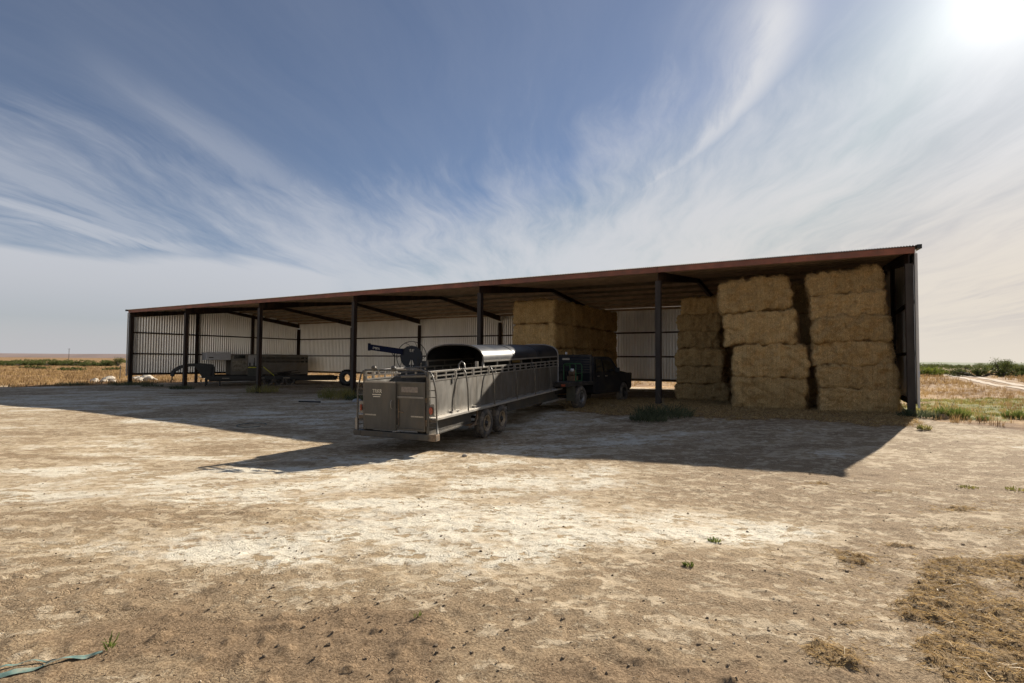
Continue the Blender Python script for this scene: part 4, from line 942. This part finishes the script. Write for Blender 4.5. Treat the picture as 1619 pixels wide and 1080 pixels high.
for sx in (-1, 1):
    MB().bar((sx * (HW + .012), CS, CZ), (sx * (HW + .012), SL, CZ), .045, .045).build('canopy_rail', m_rail, TR)
    s_ = CS + .02
    while s_ < SL: MB().box((sx * HW - .02, s_ - .02, RT + .024), (sx * HW + .02, s_ + .02, CZ - .024)).build('canopy_post', m_pipe if s_ > CS + .1 else m_rail, TR); s_ += .91
MB().tube([(HW - .18, 1.72, RT + .0), (HW - .17, 1.72, RT + .12), (HW - .10, 1.72, RT + .19), (HW - .03, 1.72, RT + .14), (HW, 1.72, RT)], .016, 8).build('latch_loop', m_rail, TR)
MB().box((HW - .05, 2.36, RT + .02), (HW + .02, 2.42, RT + .17)).build('gate_handle', m_rail, TR)
MB().box((HW - .36, 5.56, CZ - .12), (HW - .1, 5.58, CZ - .02)).build('interior_plate', mat('ochre_plate', (.25, .17, .05), .6), TR)
# rear frame
DT = LZ + .77; DB = LZ - .32
for sx in (-1, 1):
    MB().box((sx * HW - .035, -.035, DB - .03), (sx * HW + .035, .035, RT + .02)).build('rear_post', m_pipe, TR, .006)
    hoop = [(sx * (HW - .0), -.01, RT + .01), (sx * (HW + .05), -.01, RT + .0), (sx * (HW + .11), -.01, RT - .08), (sx * (HW + .15), -.01, RT - .22), (sx * (HW + .185), -.01, RT - .36), (sx * (HW + .20), -.01, RT - .5), (sx * (HW + .215), -.01, LZ - .05), (sx * (HW + .23), -.01, DB - .02)]
    MB().tube(hoop, .019, 8).build('ladder_rail', m_pipe, TR)
    for z in (RT - .40, RT - .55, LZ + .05, LZ - .12, LZ - .21): MB().tube([(sx * (HW + .03), -.01, z), (sx * (HW + .20), -.01, z)], .011, 6).build('ladder_rung', m_pipe, TR)
    MB().box((min(sx * (HW + .035), sx * (HW + .19)), -.0, LZ - .12), (max(sx * (HW + .035), sx * (HW + .19)), .03, LZ - .02)).build('step_plate', m_rust, TR)
    lm = MB(); lm.lathe([(-.0, .001), (-.022, .035), (-.02, .05), (.0, .056), (.01, .056)], (0, 0, 0), 'y', 18); tl_ = lm.build('tail_light', m_lamp, TR); tl_.location = (sx * (HW + .085), -.045, LZ + .165); tl_.scale = (.78, 1, 1.55) if sx > 0 else (.4, 1, 1.4)
    MB().box((sx * (HW + .085) - .07, -.02, LZ + .03), (sx * (HW + .085) + .07, .0, LZ + .31)).build('light_bracket', m_tw, TR)
    if sx < 0: MB().box((-HW - .26, -.04, LZ - .40), (-HW - .2, .02, LZ - .08)).build('step_plate', m_rail, TR)
mb = MB(); mb.tube([(-HW + .02, -.03, RT + .03), (0.5, -.03, RT + .045), (HW - .16, -.03, RT + .045), (HW - .05, -.03, RT - .0), (HW - .02, -.03, RT - .09)], .022, 8); mb.build('top_track', m_pipe, TR)
mb = MB(); mb.bar((-HW + .04, -.06, RT - .09), (.16, -.06, RT - .03), .03, .03); mb.build('door_top_rail', m_rail, TR)
mb = MB(); mb.bar((.16, -.03, RT - .11), (HW - .04, -.03, RT - .09), .03, .04); mb.build('gate_rail', m_pipe, TR)
mb = MB(); mb.bar((-.02, -.045, RT + .055), (.30, -.045, RT + .06), .03, .02); mb.build('track_bar', m_rail, TR)
for x in (-.56, -.02):
    r_ = MB(); r_.lathe([(-.03, .02), (-.03, .055), (-.015, .065), (.0, .045), (.015, .065), (.03, .055), (.03, .02)], (x, -.06, RT + .075), 'y', 16); r_.build('track_roller', m_pipe, TR)
    MB().bar((x, -.06, RT + .07), (x + .02, -.06, RT - .06), .03, .02).build('roller_hanger', m_rail, TR)
for x, z in ((-.42, RT - .13), (-.06, RT - .14)): MB().box((x - .012, -.07, z), (x + .012, -.05, z + .17)).build('door_clip', m_rail, TR)
# sliding door on the left, swing gate on the right
mb = MB(); mb.box((-HW + .04, -.075, DB + .0), (.05, -.045, DT)); d1 = mb.build('sliding_door', m_td, TR, .006)
MB().box((-HW + .05, -.085, DT - .02), (.04, -.076, DT + .015)).build('door_edge', m_rail, d1)
MB().box((.0, -.088, DB + .01), (.045, -.076, DT - .03)).build('door_stile', m_td, d1)
MB().box((-HW + .055, -.079, LZ + .0), (-HW + .36, -.0755, LZ + .03)).build('reflective_tape', m_tape, d1)
MZ = Matrix.Rotation(R(90), 4, 'X')
text_obj('lettering', 'TRKR', .115, m_letter, d1, Matrix.Translation((-HW + .265, -.078, DT - .25)) @ MZ @ Matrix.Diagonal((.92, 1.05, 1, 1)))
MB().box((-HW + .262, -.0785, DT - .300), (-HW + .50, -.0755, DT - .280)).build('worn_mark', m_letter, d1)
MB().box((-HW + .285, -.0785, DT - .345), (-HW + .48, -.0755, DT - .328)).build('worn_mark', m_letter, d1)
mb = MB(); mb.box((.05, -.03, DB + .03), (HW - .06, -.01, DT + .0)); d2 = mb.build('swing_gate', m_td, TR, .005)
mb = MB()
for a_, b_ in (((.055, 0, DB + .04), (HW - .05, 0, DB + .04)), ((.055, 0, DT - .01), (HW - .05, 0, DT - .01)), ((HW - .07, 0, DB + .06), (HW - .07, 0, DT - .03))): mb.bar((a_[0], -.045, a_[2]), (b_[0], -.045, b_[2]), .03, .045)
mb.build('gate_frame', m_td, d2)
MB().box((.06, -.036, DT - .305), (HW - .10, -.031, DT - .295)).build('panel_joint', m_black, d2); MB().box((.06, -.042, DT - .35), (HW - .10, -.031, DT - .308)).build('joint_strip', m_tw, d2)
MB().box((.17, -.034, DT - .22), (.60, -.031, DT - .10)).build('faded_sticker', mat('faded_sticker', (.23, .19, .155), .5, 0, .2, 20), d2)
MB().box((.42, -.034, LZ + .0), (HW - .07, -.031, LZ + .03)).build('reflective_tape', m_tape, d2)
lb = MB(); lb.tube([(.10, -.05, DB + .10), (.10, -.05, DT - .38)], .011, 6); lb.bar((.10, -.056, LZ + .12), (.24, -.07, LZ + .10), .02, .012); lb.build('latch_bar', m_rust, d2)
hd = MB(); hd.tube([(-.06, -.078, LZ + .18), (-.06, -.115, LZ + .20), (-.06, -.115, LZ + .34), (-.06, -.078, LZ + .36)], .010, 6); hd.build('handle', m_rail, d1)
for z in (DB + .14, LZ + .3): MB().tube([(HW - .03, -.05, z), (HW - .03, -.05, z + .14)], .016, 8).build('hinge', m_rust, d2)
mb = MB(); mb.box((-HW - .06, -.09, DB - .17), (HW + .04, .06, DB - .035)); mb.build('rear_bumper', m_skirt, TR, .008)
MB().box((HW + .045, -.095, DB - .175), (HW + .245, .065, DB - .03)).build('bumper_end', m_rust, TR, .01)
MB().box((-HW - .27, -.09, DB - .16), (-HW - .065, .05, DB - .03)).build('bumper_end', m_skirt, TR, .01)
MB().tube([(-.02, -.10, DB - .02), (.1, -.11, DB + .0), (.17, -.10, DB - .01)], .012, 6).build('gate_latch', m_rail, TR)
# short black strip on the upper side
MB().bar((HW + .024, 1.02, RT - .12), (HW + .024, 1.02, PT - .12), .008, .04).build('side_strip', m_black, TR)
# coupler and neck to the pickup
mb = MB(); mb.bar((0, SL, LZ - .12), (0, SL + .9, LZ - .18), .12, .12); mb.bar((-.6, SL, LZ - .12), (0, SL + .8, LZ - .18), .07, .1); mb.bar((.6, SL, LZ - .12), (0, SL + .8, LZ - .18), .07, .1); mb.build('tongue', m_hub, TR)

# ------------------------------------------------------------------ flatbed pickup
TK = empty('pickup_truck', Matrix.Translation((1.75, 20.85, -.03)) @ Matrix.Rotation(-.60, 4, 'Z'))
tag(TK, 'black flatbed pickup with mudflaps, hitched ahead of the stock trailer inside the shed', 'pickup truck')
prof = [(1.15, .55), (1.15, 1.28), (1.22, 1.42), (1.42, 1.92), (1.6, 1.98), (2.9, 1.97), (3.15, 1.90), (3.75, 1.38), (4.9, 1.26), (5.05, 1.1), (5.08, .62), (4.75, .50), (4.66, .72), (4.45, .9), (4.05, .9), (3.85, .72), (3.78, .48), (1.4, .48)]
mb = MB(); n_ = len(prof); V = []
for x, sc in ((-.98, 0), (.98, 0)):
    for (y, z) in prof: V.append((x * (1 - max(0, z - 1.3) * .22), y, z))
mb.add(V, [tuple(range(n_)), tuple(reversed(range(n_, 2 * n_)))] + [(i, i + n_, (i + 1) % n_ + n_, (i + 1) % n_) for i in range(n_)]); cab = mb.build('cab', m_truck, TK)
for sx in (-1, 1):
    def wx(z): return sx * (.98 * (1 - max(0, z - 1.3) * .22) + .006)
    for poly, nm in (([(1.45, 1.38), (2.1, 1.36), (2.1, 1.84), (1.6, 1.86)], 'side_window'), ([(2.22, 1.36), (3.35, 1.36), (3.02, 1.80), (2.22, 1.84)], 'side_window')):
        MB().add([(wx(z), y, z) for y, z in poly], [(0, 1, 2, 3)]).build(nm, m_glass, TK)
    for y0 in (1.42, 2.17):
        mb = MB(); 
        for a_, b_ in (((y0, .6), (y0, 1.34)), ((y0, .6), (y0 + .7, .6))): mb.bar((sx * .987, a_[0], a_[1]), (sx * .987, b_[0], b_[1]), .008, .012)
        dr = mb.build('door', m_black, TK); MB().box((sx * .99 - .015, y0 + .1, 1.16), (sx * .99 + .015, y0 + .28, 1.2)).build('handle', m_chrome, dr)
    MB().box((sx * 1.1 - .10, 3.2, 1.32), (sx * 1.1 + .10, 3.26, 1.52)).build('side_mirror', m_black, TK, .01)
    wheel(TK, sx * .93, 0, .43, .43, .30, sx, m_dull, name='wheel', rr=.52); wheel(TK, sx * .88, 4.25, .43, .43, .27, sx, m_hub, rr=.52)
    MB().box((sx * .92 - .17, -.62, .32), (sx * .92 + .17, -.60, .88)).build('mudflap', m_mud, TK)
    MB().box((sx * .85 - .08, -1.05, .86), (sx * .85 + .08, -1.03, .94)).build('tail_light', m_lamp, TK)
MB().box((-.9, -.95, .93), (.9, 1.1, 1.0)).build('flatbed_deck', m_bedst, TK)
mb = MB(); mb.box((-1.05, -1.02, .84), (1.05, -.95, 1.0)); mb.box((-1.06, -.95, .86), (-.90, 1.12, 1.01)); mb.box((.90, -.95, .86), (1.06, 1.12, 1.01)); mb.build('flatbed_rail', m_bedst, TK)
mb = MB(); mb.box((-.45, -.9, .55), (-.33, 4.6, .72)); mb.box((.33, -.9, .55), (.45, 4.6, .72)); mb.tube([(-.8, 0, .43), (.8, 0, .43)], .06, 8); mb.build('chassis', m_hub, TK)
mb = MB(); mb.bar((-.95, 1.0, 1.0), (-.95, 1.0, 2.0), .07, .07); mb.bar((.95, 1.0, 1.0), (.95, 1.0, 2.0), .07, .07); mb.bar((-.98, 1.0, 2.0), (.98, 1.0, 2.0), .08, .08)
for z in (1.35, 1.45, 1.55, 1.65, 1.75, 1.85): mb.bar((-.92, 1.0, z), (.92, 1.0, z), .02, .03)
mb.build('headache_rack', m_bedst, TK)
MB().box((-.30, .965, 1.82), (.02, .975, 1.9)).build('warning_sign', m_tape, TK)
MB().box((-.16, .95, 2.05), (-.10, 1.0, 2.14)).build('marker_lamp', m_white, TK)
MB().box((-.8, 4.95, .55), (.8, 5.25, .8)).build('front_bumper', m_bedst, TK, .02)
mb = MB(); [mb.tube([(x, 5.2, .6), (x, 5.25, 1.25)], .03, 6) for x in (-.9, -.4, .4, .9)]; mb.tube([(-.9, 5.25, 1.25), (.9, 5.25, 1.25)], .03, 6); mb.build('grille_guard', m_black, TK)
TKM = TK.matrix_world.copy()
# things on the flatbed
po = empty('pump_engine', TKM @ Matrix.Translation((.50, .35, 1.005))); tag(po, 'small pump engine in a green tube frame on the pickup bed', 'pump')
fr = MB()
for y in (-.25, .25): fr.tube([(-.26, y, 0), (-.26, y, .60), (-.2, y, .68), (.2, y, .68), (.26, y, .60), (.26, y, 0)], .02, 6)
fr.tube([(.26, -.25, .3), (.26, .25, .3)], .018, 6); fr.tube([(-.26, -.25, .62), (-.26, .25, .62)], .018, 6); fr.tube([(.26, -.25, .02), (.26, .25, .02)], .018, 6); fr.build('tube_frame', m_green, po)
mb = MB(); mb.box((-.16, -.18, .0), (.14, .18, .2)); mb.lathe([(-.12, .01), (-.12, .13), (.1, .13), (.12, .01)], (0, 0, .3), 'x', 16); mb.build('engine_block', mat('rusty_engine', (.14, .09, .05), .6), po, .01)
mb = MB(); mb.lathe([(-.06, .01), (-.05, .07), (.05, .07), (.06, .01)], (.02, -.1, .43), 'z', 16); mb.build('air_filter', m_white, po)
tb = empty('tool_box', TKM @ Matrix.Translation((-.25, .5, 1.005))); tag(tb, 'long grey steel tool box behind the headache rack on the pickup bed', 'tool box')
MB().box((-.5, -.22, 0), (.3, .22, .36)).build('box_body', m_bedst, tb, .015); MB().box((-.52, -.24, .365), (.32, .24, .41)).build('lid', m_bedst, tb, .012)

# ------------------------------------------------------------------ dark gooseneck flatbed trailer on the left
def frame_on(p0, p1, z):
    d = (Vector(p1) - Vector(p0)); return Matrix.Translation((p0[0], p0[1], z)) @ Matrix.Rotation(math.atan2(d.y, d.x), 4, 'Z'), d.length
M0, L0 = frame_on((-23.6, 41.7), (-15.0, 46.0), -.38)
GN = empty('gooseneck_flatbed', M0); tag(GN, 'dark gooseneck flatbed trailer with arched neck standing behind the left posts', 'trailer')
mb = MB(); mb.box((0, -1.05, .66), (L0, 1.05, .74)); mb.build('deck', m_bedst, GN)
mb = MB(); mb.box((0, -1.08, .50), (L0, -.98, .78)); mb.box((0, .98, .50), (L0, 1.08, .78)); mb.box((.2, -.45, .38), (L0, -.33, .66)); mb.box((.2, .33, .38), (L0, .45, .66)); mb.build('frame', m_black, GN)
for s_ in (-.4, .4):
    mb = MB(); pts = [(-2.25, s_ * .35, .78), (-2.15, s_ * .45, 1.18), (-1.7, s_ * .7, 1.48), (-1.1, s_ * .9, 1.62), (-.2, s_, 1.62), (.45, s_, 1.55)]
    for k in range(len(pts) - 1): mb.bar(pts[k], pts[k + 1], .11, .24)
    mb.bar((.42, s_, 1.6), (.3, s_, .5), .12, .30); mb.build('neck', m_black, GN)
mb = MB(); mb.box((-.3, -.55, .62), (.55, .55, 1.50)); mb.prism([(-.75, 1.5), (-.3, .75), (-.3, 1.5)], 'y', -.5, .5); mb.build('neck_box', m_black, GN)
MB().tube([(-2.25, 0, .86), (-2.25, 0, .45)], .05, 8).build('coupler', m_hub, GN)
for x, s_ in ((.0, -.9), (.0, .9), (.95, -.9)): MB().box((x - .05, s_ - .05, .02), (x + .05, s_ + .05, .7)).build('landing_leg', m_black, GN)
for x in (4.35, 5.15, 5.95):
    for s_ in (-1, 1):
        w_ = wheel(GN, 0, 0, 0, .40, .24, 1, m_hub); w_.location = (x, s_ * .93, .40); w_.rotation_euler = (0, 0, -math.pi / 2 if s_ < 0 else math.pi / 2)
for x in (1.1, 3.55, 5.4): MB().box((x, -1.095, .60), (x + .5, -1.082, .64)).build('marker_strip', m_tape, GN)
MB().box((6.5, -1.05, .40), (8.9, -.9, .5)).build('ramp', m_black, GN)
cg = empty('strapped_cargo', M0 @ Matrix.Translation((3.35, -.1, .745))); tag(cg, 'dark boxy machine with a yellow strap loaded on the gooseneck flatbed', 'machine')
MB().box((-.5, -.5, 0), (.55, .5, .82)).build('body', m_olive, cg, .03)
MB().box((-.48, -.53, .66), (.5, -.505, .73)).build('yellow_band', m_yel, cg)
MB().bar((.62, -.56, .74), (1.4, -.7, .06), .05, .05).build('yellow_strap', m_yel, cg)
mb = MB(); [mb.tube([(x, -.3, .82), (x, -.3, 1.08)], .05, 8) for x in (-.35, -.05, .25)]; mb.build('exhaust_stub', m_black, cg)
pc = empty('scrap_pile', M0 @ Matrix.Translation((5.6, 0, .745))); tag(pc, 'low pile of dark bars and pipes lying on the gooseneck flatbed', 'scrap metal')
mb = MB()
for k in range(12): a_ = random.uniform(-.15, .15); mb.bar((random.uniform(-1.1, -.3), random.uniform(-.7, .5), .05 + .02 * k), (random.uniform(.3, 1.3), random.uniform(-.7, .5), .06 + .035 * k), .06, .05)
mb.build('bars', m_bedst, pc)

# ------------------------------------------------------------------ pale stock trailer behind it
M1, L1 = frame_on((-25.6, 45.2), (-19.3, 50.2), -.36)
LQ = empty('livestock_trailer', M1); tag(LQ, 'pale aluminium livestock trailer with slatted sides and white nose at the left wall', 'trailer')
MB().box((-.2, -1.0, 1.98), (1.65, 1.0, 2.62)).build('nose_box', m_white, LQ, .05)
MB().box((.0, -1.006, 2.14), (.34, -1.001, 2.22)).build('nose_mark', m_cap, LQ)
mb = MB(); mb.box((1.66, -1.0, .75), (L1, -.97, 1.75)); mb.box((1.66, .97, .75), (L1, 1.0, 2.45)); mb.box((1.66, -.97, 2.46), (L1, .97, 2.50)); mb.box((L1 - .03, -.97, .75), (L1, .97, 2.45))
for z0, z1 in ((1.75, 1.80), (1.95, 2.10), (2.25, 2.45)): mb.box((3.9, -1.0, z0), (L1, -.97, z1))
x = 3.9
while x < L1 - .1: mb.box((x, -1.0, 1.80), (x + .12, -.97, 2.25)); x += .42
mb.box((1.66, -1.0, 1.75), (3.9, -.97, 2.45)); mb.build('body_panel', m_alu, LQ)
MB().box((1.85, -1.012, 2.12), (2.75, -1.002, 2.40)).build('window', m_glass, LQ, .003)
MB().box((1.75, -1.008, 1.05), (2.9, -1.002, 1.95)).build('hatch', mat('streaked_pale_panel', (.30, .27, .21), .5, 0, .45, 5), LQ)
dr = MB().box((3.0, -1.02, 1.0), (3.85, -1.002, 2.42)).build('door', m_door, LQ); MB().box((3.45, -1.035, 1.75), (3.5, -1.022, 2.2)).build('handle', m_black, dr)
MB().box((-.1, -.95, .60), (L1, .95, .75)).build('frame', m_black, LQ)
for x in (4.6, 5.5):
    for s_ in (-1, 1):
        w_ = wheel(LQ, 0, 0, 0, .38, .22, 1); w_.location = (x, s_ * .9, .38); w_.rotation_euler = (0, 0, -math.pi / 2 if s_ < 0 else math.pi / 2)

# ------------------------------------------------------------------ blue hose reel implement
def U(u, v, d):
    """point at a given forward distance seen at photo pixel (used once, to place large implements at real size)"""
    return ((u - 809.5) / 851.5 * d, d)
hx, hy = U(651, 0, 32.0); IM = empty('wire_reel_machine', Matrix.Translation((hx, hy, G(hx, hy))) @ Matrix.Rotation(-.06, 4, 'Z'))
tag(IM, 'navy blue reel implement with long beam and spoked hoop behind the trailer', 'farm machine')
HZc = 2.18
mb = MB(); mb.tube([(math.cos(a_) * .90, .0, HZc + math.sin(a_) * .92) for a_ in np.linspace(0, 2 * math.pi, 41)], .022, 6, False); hoop = mb.build('hoop', m_black, IM)
for k in range(10):
    a_ = k * 2 * math.pi / 10 + .2; pts = [(math.cos(a_ + t * .55) * (.45 + .45 * t), 0, HZc + math.sin(a_ + t * .55) * (.45 + .45 * t)) for t in np.linspace(0, 1, 7)]
    MB().tube(pts, .014, 5).build('spoke', m_black, hoop)
# disc with cut-out petals: ring sectors left open
mb = MB(); n_ = 96; V = []; F = []
rad = [0, .10, .18, .24, .30, .36, .42, .48, .60, .67]
def hole(r, a_):
    up_ = abs(((a_ - math.pi / 2 + math.pi) % (2 * math.pi)) - math.pi); dn = abs(((a_ + math.pi / 2 + math.pi) % (2 * math.pi)) - math.pi)
    if .30 <= r < .47 and up_ < .30 and (up_ % .2) > .045: return True
    if .20 <= r < .60 and dn < .42 and (dn % .17) > .04 and not (r > .5 and dn > .16): return True
    return False
for r_ in rad:
    for k in range(n_): a_ = 2 * math.pi * k / n_; rr_ = r_ * (1 + .012 * math.cos(16 * a_)); V.append((math.cos(a_) * rr_, -.04, HZc + math.sin(a_) * rr_))
for i in range(len(rad) - 1):
    for k in range(n_):
        if not hole((rad[i] + rad[i + 1]) / 2, 2 * math.pi * (k + .5) / n_): F.append((i * n_ + k, i * n_ + (k + 1) % n_, (i + 1) * n_ + (k + 1) % n_, (i + 1) * n_ + k))
nV = len(V); V += [(x, y + .05, z) for x, y, z in V]; F += [tuple(j + nV for j in reversed(f)) for f in F]
mb.add(V, F); mb.build('disc', m_navy, IM)
mb = MB(); mb.bar((-.5, -.09, HZc + .30), (-2.5, -.09, HZc + .57), .12, .34); mb.box((-2.60, -.17, HZc + .36), (-2.48, .02, HZc + .80)); bm_ = mb.build('beam', m_blue, IM, .01)
text_obj('lettering', 'IMPA', .20, m_letter, bm_, Matrix.Translation((-2.32, -.158, HZc + .46)) @ Matrix.Rotation(.135, 4, 'Y') @ MZ)
mb = MB(); mb.tube([(-1.0, -.1, HZc + .2), (-1.0, -.1, .1)], .03, 6); mb.tube([(-1.2, -.1, HZc + .28), (-1.0, -.1, HZc)], .02, 6); mb.build('stand_leg', m_black, IM)
mb = MB(); mb.box((-.8, -.25, 1.1), (1.2, .25, 1.35)); mb.box((.65, -.2, 1.2), (1.15, .2, 1.95)); mb.bar((.4, 0, 1.2), (.4, 0, 2.2), .12, .12); mb.box((-.1, -.12, .5), (.1, .12, 1.2)); mb.build('chassis', m_black, IM)
for x in (-.6, .8): MB().box((x - .06, -.3, -.02), (x + .06, .3, 1.1)).build('leg', m_black, IM)
mb = MB(); [mb.bar((-.55 + k * .13, -.28, 1.36), (-.55 + k * .13, -.28, 1.55 + .03 * (k % 3)), .03, .03) for k in range(9)]; mb.build('tine', m_tw, IM)
# big tyre standing behind the fourth post
tx, ty = U(550, 0, 42.0); TY = empty('tractor_tyre', Matrix.Translation((tx, ty, G(tx, ty) - .02)) @ Matrix.Rotation(R(82), 4, 'Z')); tag(TY, 'large black tractor tyre standing upright behind the post left of the stock trailer', 'tyre')
mb = MB(); mb.lathe([(-.2, .30), (-.22, .40), (-.2, .58), (-.12, .64), (.12, .64), (.2, .58), (.22, .40), (.2, .30), (.0, .28), (-.2, .30)], (0, 0, .64), 'x', 30)
for k in range(22): M = Matrix.Translation((0, 0, .64)) @ Matrix.Rotation(k * math.pi / 11, 4, 'X'); mb.box((-.2, -.03, .61), (.2, .03, .665), M)
mb.build('tread', m_black, TY)

# ------------------------------------------------------------------ small things on the yard
def rock(x, y, s_, label, m=None, group=None, name='rock'):
    me = bpy.data.meshes.new(name); import bmesh
    bm = bmesh.new(); bmesh.ops.create_icosphere(bm, subdivisions=2, radius=s_)
    o1 = random.uniform(0, 50)
    for v in bm.verts:
        n_ = float(fbm(np.array(v.co.x * 2.2 / s_ * .5 + o1), np.array(v.co.y * 2.2 / s_ * .5 + v.co.z / s_), 3, 3)); v.co *= .65 + .7 * n_; v.co.z *= .62
    bm.to_mesh(me); bm.free(); me.materials.append(m or m_rock); o = link(name, me); o.location = (x, y, float(zi(np.array(x), np.array(y))) + s_ * .25); o.rotation_euler = (0, 0, random.uniform(0, 6)); tag(o, label, 'rock', group); return o
g_ = 'white rocks left of the shed'
for u, d, s_ in ((149, 45, .26), (152, 46, .32), (166, 45, .3), (170, 46, .38), (178, 46, .34), (181, 45, .26)): rock(*U(u, 0, d), s_, 'white rock in weeds left of the shed corner, %s from the left' % {149: 'first', 152: 'second', 166: 'third', 170: 'fourth', 178: 'fifth', 181: 'sixth'}[u], None, g_)
rock(*U(174, 0, 47), .48, 'largest white rock with a dark top, left of the shed corner')
g_ = 'white rubble inside the left wall'
for u, d, s_ in ((214, 49, .38), (219, 49.5, .42), (224, 49, .36), (229, 49.5, .46), (233, 50, .55), (238, 49, .46), (222, 48, .28), (246, 48.5, .24), (320, 53, .38)): rock(*U(u, 0, d), s_, 'white rubble lump seen under the left wall, %s from the left' % {214: 'first', 219: 'second', 222: 'third', 224: 'fourth', 229: 'fifth', 233: 'sixth', 238: 'seventh', 246: 'eighth', 320: 'ninth'}[u], None, g_)
rock(*U(566, 0, 25.5), .2, 'grey stone in the weeds left of the stock trailer', mat('grey_stone', (.3, .3, .3), .9))
rock(12.95, 16.25, .16, 'tan stone beside the near right corner post', mat('tan_stone', (.4, .28, .17), .9))
rock(-.98, 11.45, .06, 'small pale stone at the edge of the shed shadow below the trailer', m_rock)
# darker single clods near the lens
for k, (x, y) in enumerate([(-1.45, 3.25), (-.45, 3.35), (-1.35, 3.6), (.95, 2.95), (1.7, 3.6), (2.55, 3.2), (.1, 4.1), (-.95, 3.95)]):
    rock(x, y, random.uniform(.009, .016), ['dark clod on the brown patch, nearest its lower left edge', 'dark clod right of the brown patch', 'dark clod on the middle of the brown patch', 'dark clod at the bottom edge right of centre', 'dark clod left of the lower round straw patch', 'dark clod between the lower straw patch and the big straw spread', 'dark clod in the centre of the foreground', 'dark clod above the brown patch'][k], m_clod, None, 'clod')
# scrap pipe on the shaded ground
px0 = Vector((-10.0, 25.4, G(-10, 25.4) + .05)); MB().tube([px0, px0 + Vector((1.1, -.25, .0))], .035, 8).build('iron_pipe', m_hub); tag(bpy.data.objects['iron_pipe'], 'short dark iron pipe lying on the shaded dirt left of the stock trailer', 'pipe')
# wire ring
c_ = (-8.35, 17.4); mb = MB(); mb.tube([(c_[0] + math.cos(a_) * .42, c_[1] + math.sin(a_) * .5, float(zi(np.array(c_[0] + math.cos(a_) * .42), np.array(c_[1] + math.sin(a_) * .5))) + .012) for a_ in np.linspace(0, 2 * math.pi * .93, 40)], .009, 5); o = mb.build('wire_loop', mat('teal_hose', (.03, .08, .08), .6)); tag(o, 'thin dark loop of wire lying flat in the shaded part of the yard', 'wire')
# woven green strap in the lower left corner
root = empty('plastic_strap', Vector((-2.75, 3.02, float(zi(np.array(-2.75), np.array(3.02)))))); tag(root, 'frayed flat green plastic strap lying on dirt in the lower left corner', 'strap')
for off, w_, pts in ((0, .035, [(-3.6, 2.62), (-3.2, 2.82), (-2.95, 2.93), (-2.78, 3.03), (-2.66, 3.13), (-2.52, 3.21), (-2.43, 3.28)]), (.0, .013, [(-3.6, 2.72), (-3.2, 2.92), (-2.98, 3.02), (-2.86, 3.10), (-2.80, 3.15), (-2.70, 3.18), (-2.62, 3.17)])):
    V = []; F = []; pi_ = interp(pts, 5)
    for k, (x, y) in enumerate(pi_):
        z = float(zi(np.array(x), np.array(y))) + .012 + .006 * math.sin(k * .9); ww = w_ * (1 - .8 * max(0, (k / len(pi_) - .85) / .15)); tw = .35 * math.sin(k * .5)
        for s2 in (-1, 0, 1): V.append((x + .5 * ww * s2 * -.35 + 2.75, y + ww * s2 * .5 - 3.02, z + ww * s2 * tw * .5 + (.004 if s2 == 0 else 0) - root.location.z))
    for k in range(len(pi_) - 1):
        for j in range(2): F.append((k * 3 + j, k * 3 + j + 1, (k + 1) * 3 + j + 1, (k + 1) * 3 + j))
    MB().add(V, F, True).build('strap_strand', mat('faded_green_plastic', (.13, .22, .19), .7, 0, .35, 30, dirt=(.34, .26, .17), dirt_amt=.6, dirt_scale=12), root)
# straw heap edges etc. end here

# fence, posts and pole
tp_ = U(191, 0, 50); MB().bar((tp_[0], tp_[1], G(*tp_) - .2), (tp_[0] + .03, tp_[1], G(*tp_) + 1.35), .05, .05).build('fence_post', m_hub); tag(bpy.data.objects['fence_post'], 'single thin steel fence post left of the shed corner', 'post')
fn = empty('wire_fence', Vector((80, 92, G(80, 92)))); tag(fn, 'wire fence with short wooden posts in front of the scrub at the right edge', 'fence')
fp = []
for k in range(12):
    x = 74 + k * 3.2; y = 88 - k * 1.4; fp.append((x - 80, y - 92, 0)); MB().bar((x - 80, y - 92, -.3), (x - 80 + .04, y - 92, random.uniform(1.15, 1.4)), .13, .13).build('post', m_wood, fn)
for z in (.35, .7, 1.0):
    mb = MB(); mb.tube([(a_, b_, z) for a_, b_, c_ in fp], .012, 4); mb.build('wire', m_hub, fn)
pp = U(109.5, 0, 420); po_ = empty('utility_pole', Vector((pp[0], pp[1], -.5))); tag(po_, 'lone wooden utility pole on the left horizon', 'utility pole')
MB().tube([(0, 0, 0), (0, 0, 9.2)], [.2, .14], 8).build('pole', m_wood, po_); MB().bar((-1.1, 0, 8.7), (1.1, 0, 8.7), .14, .14).build('crossarm', m_wood, po_)
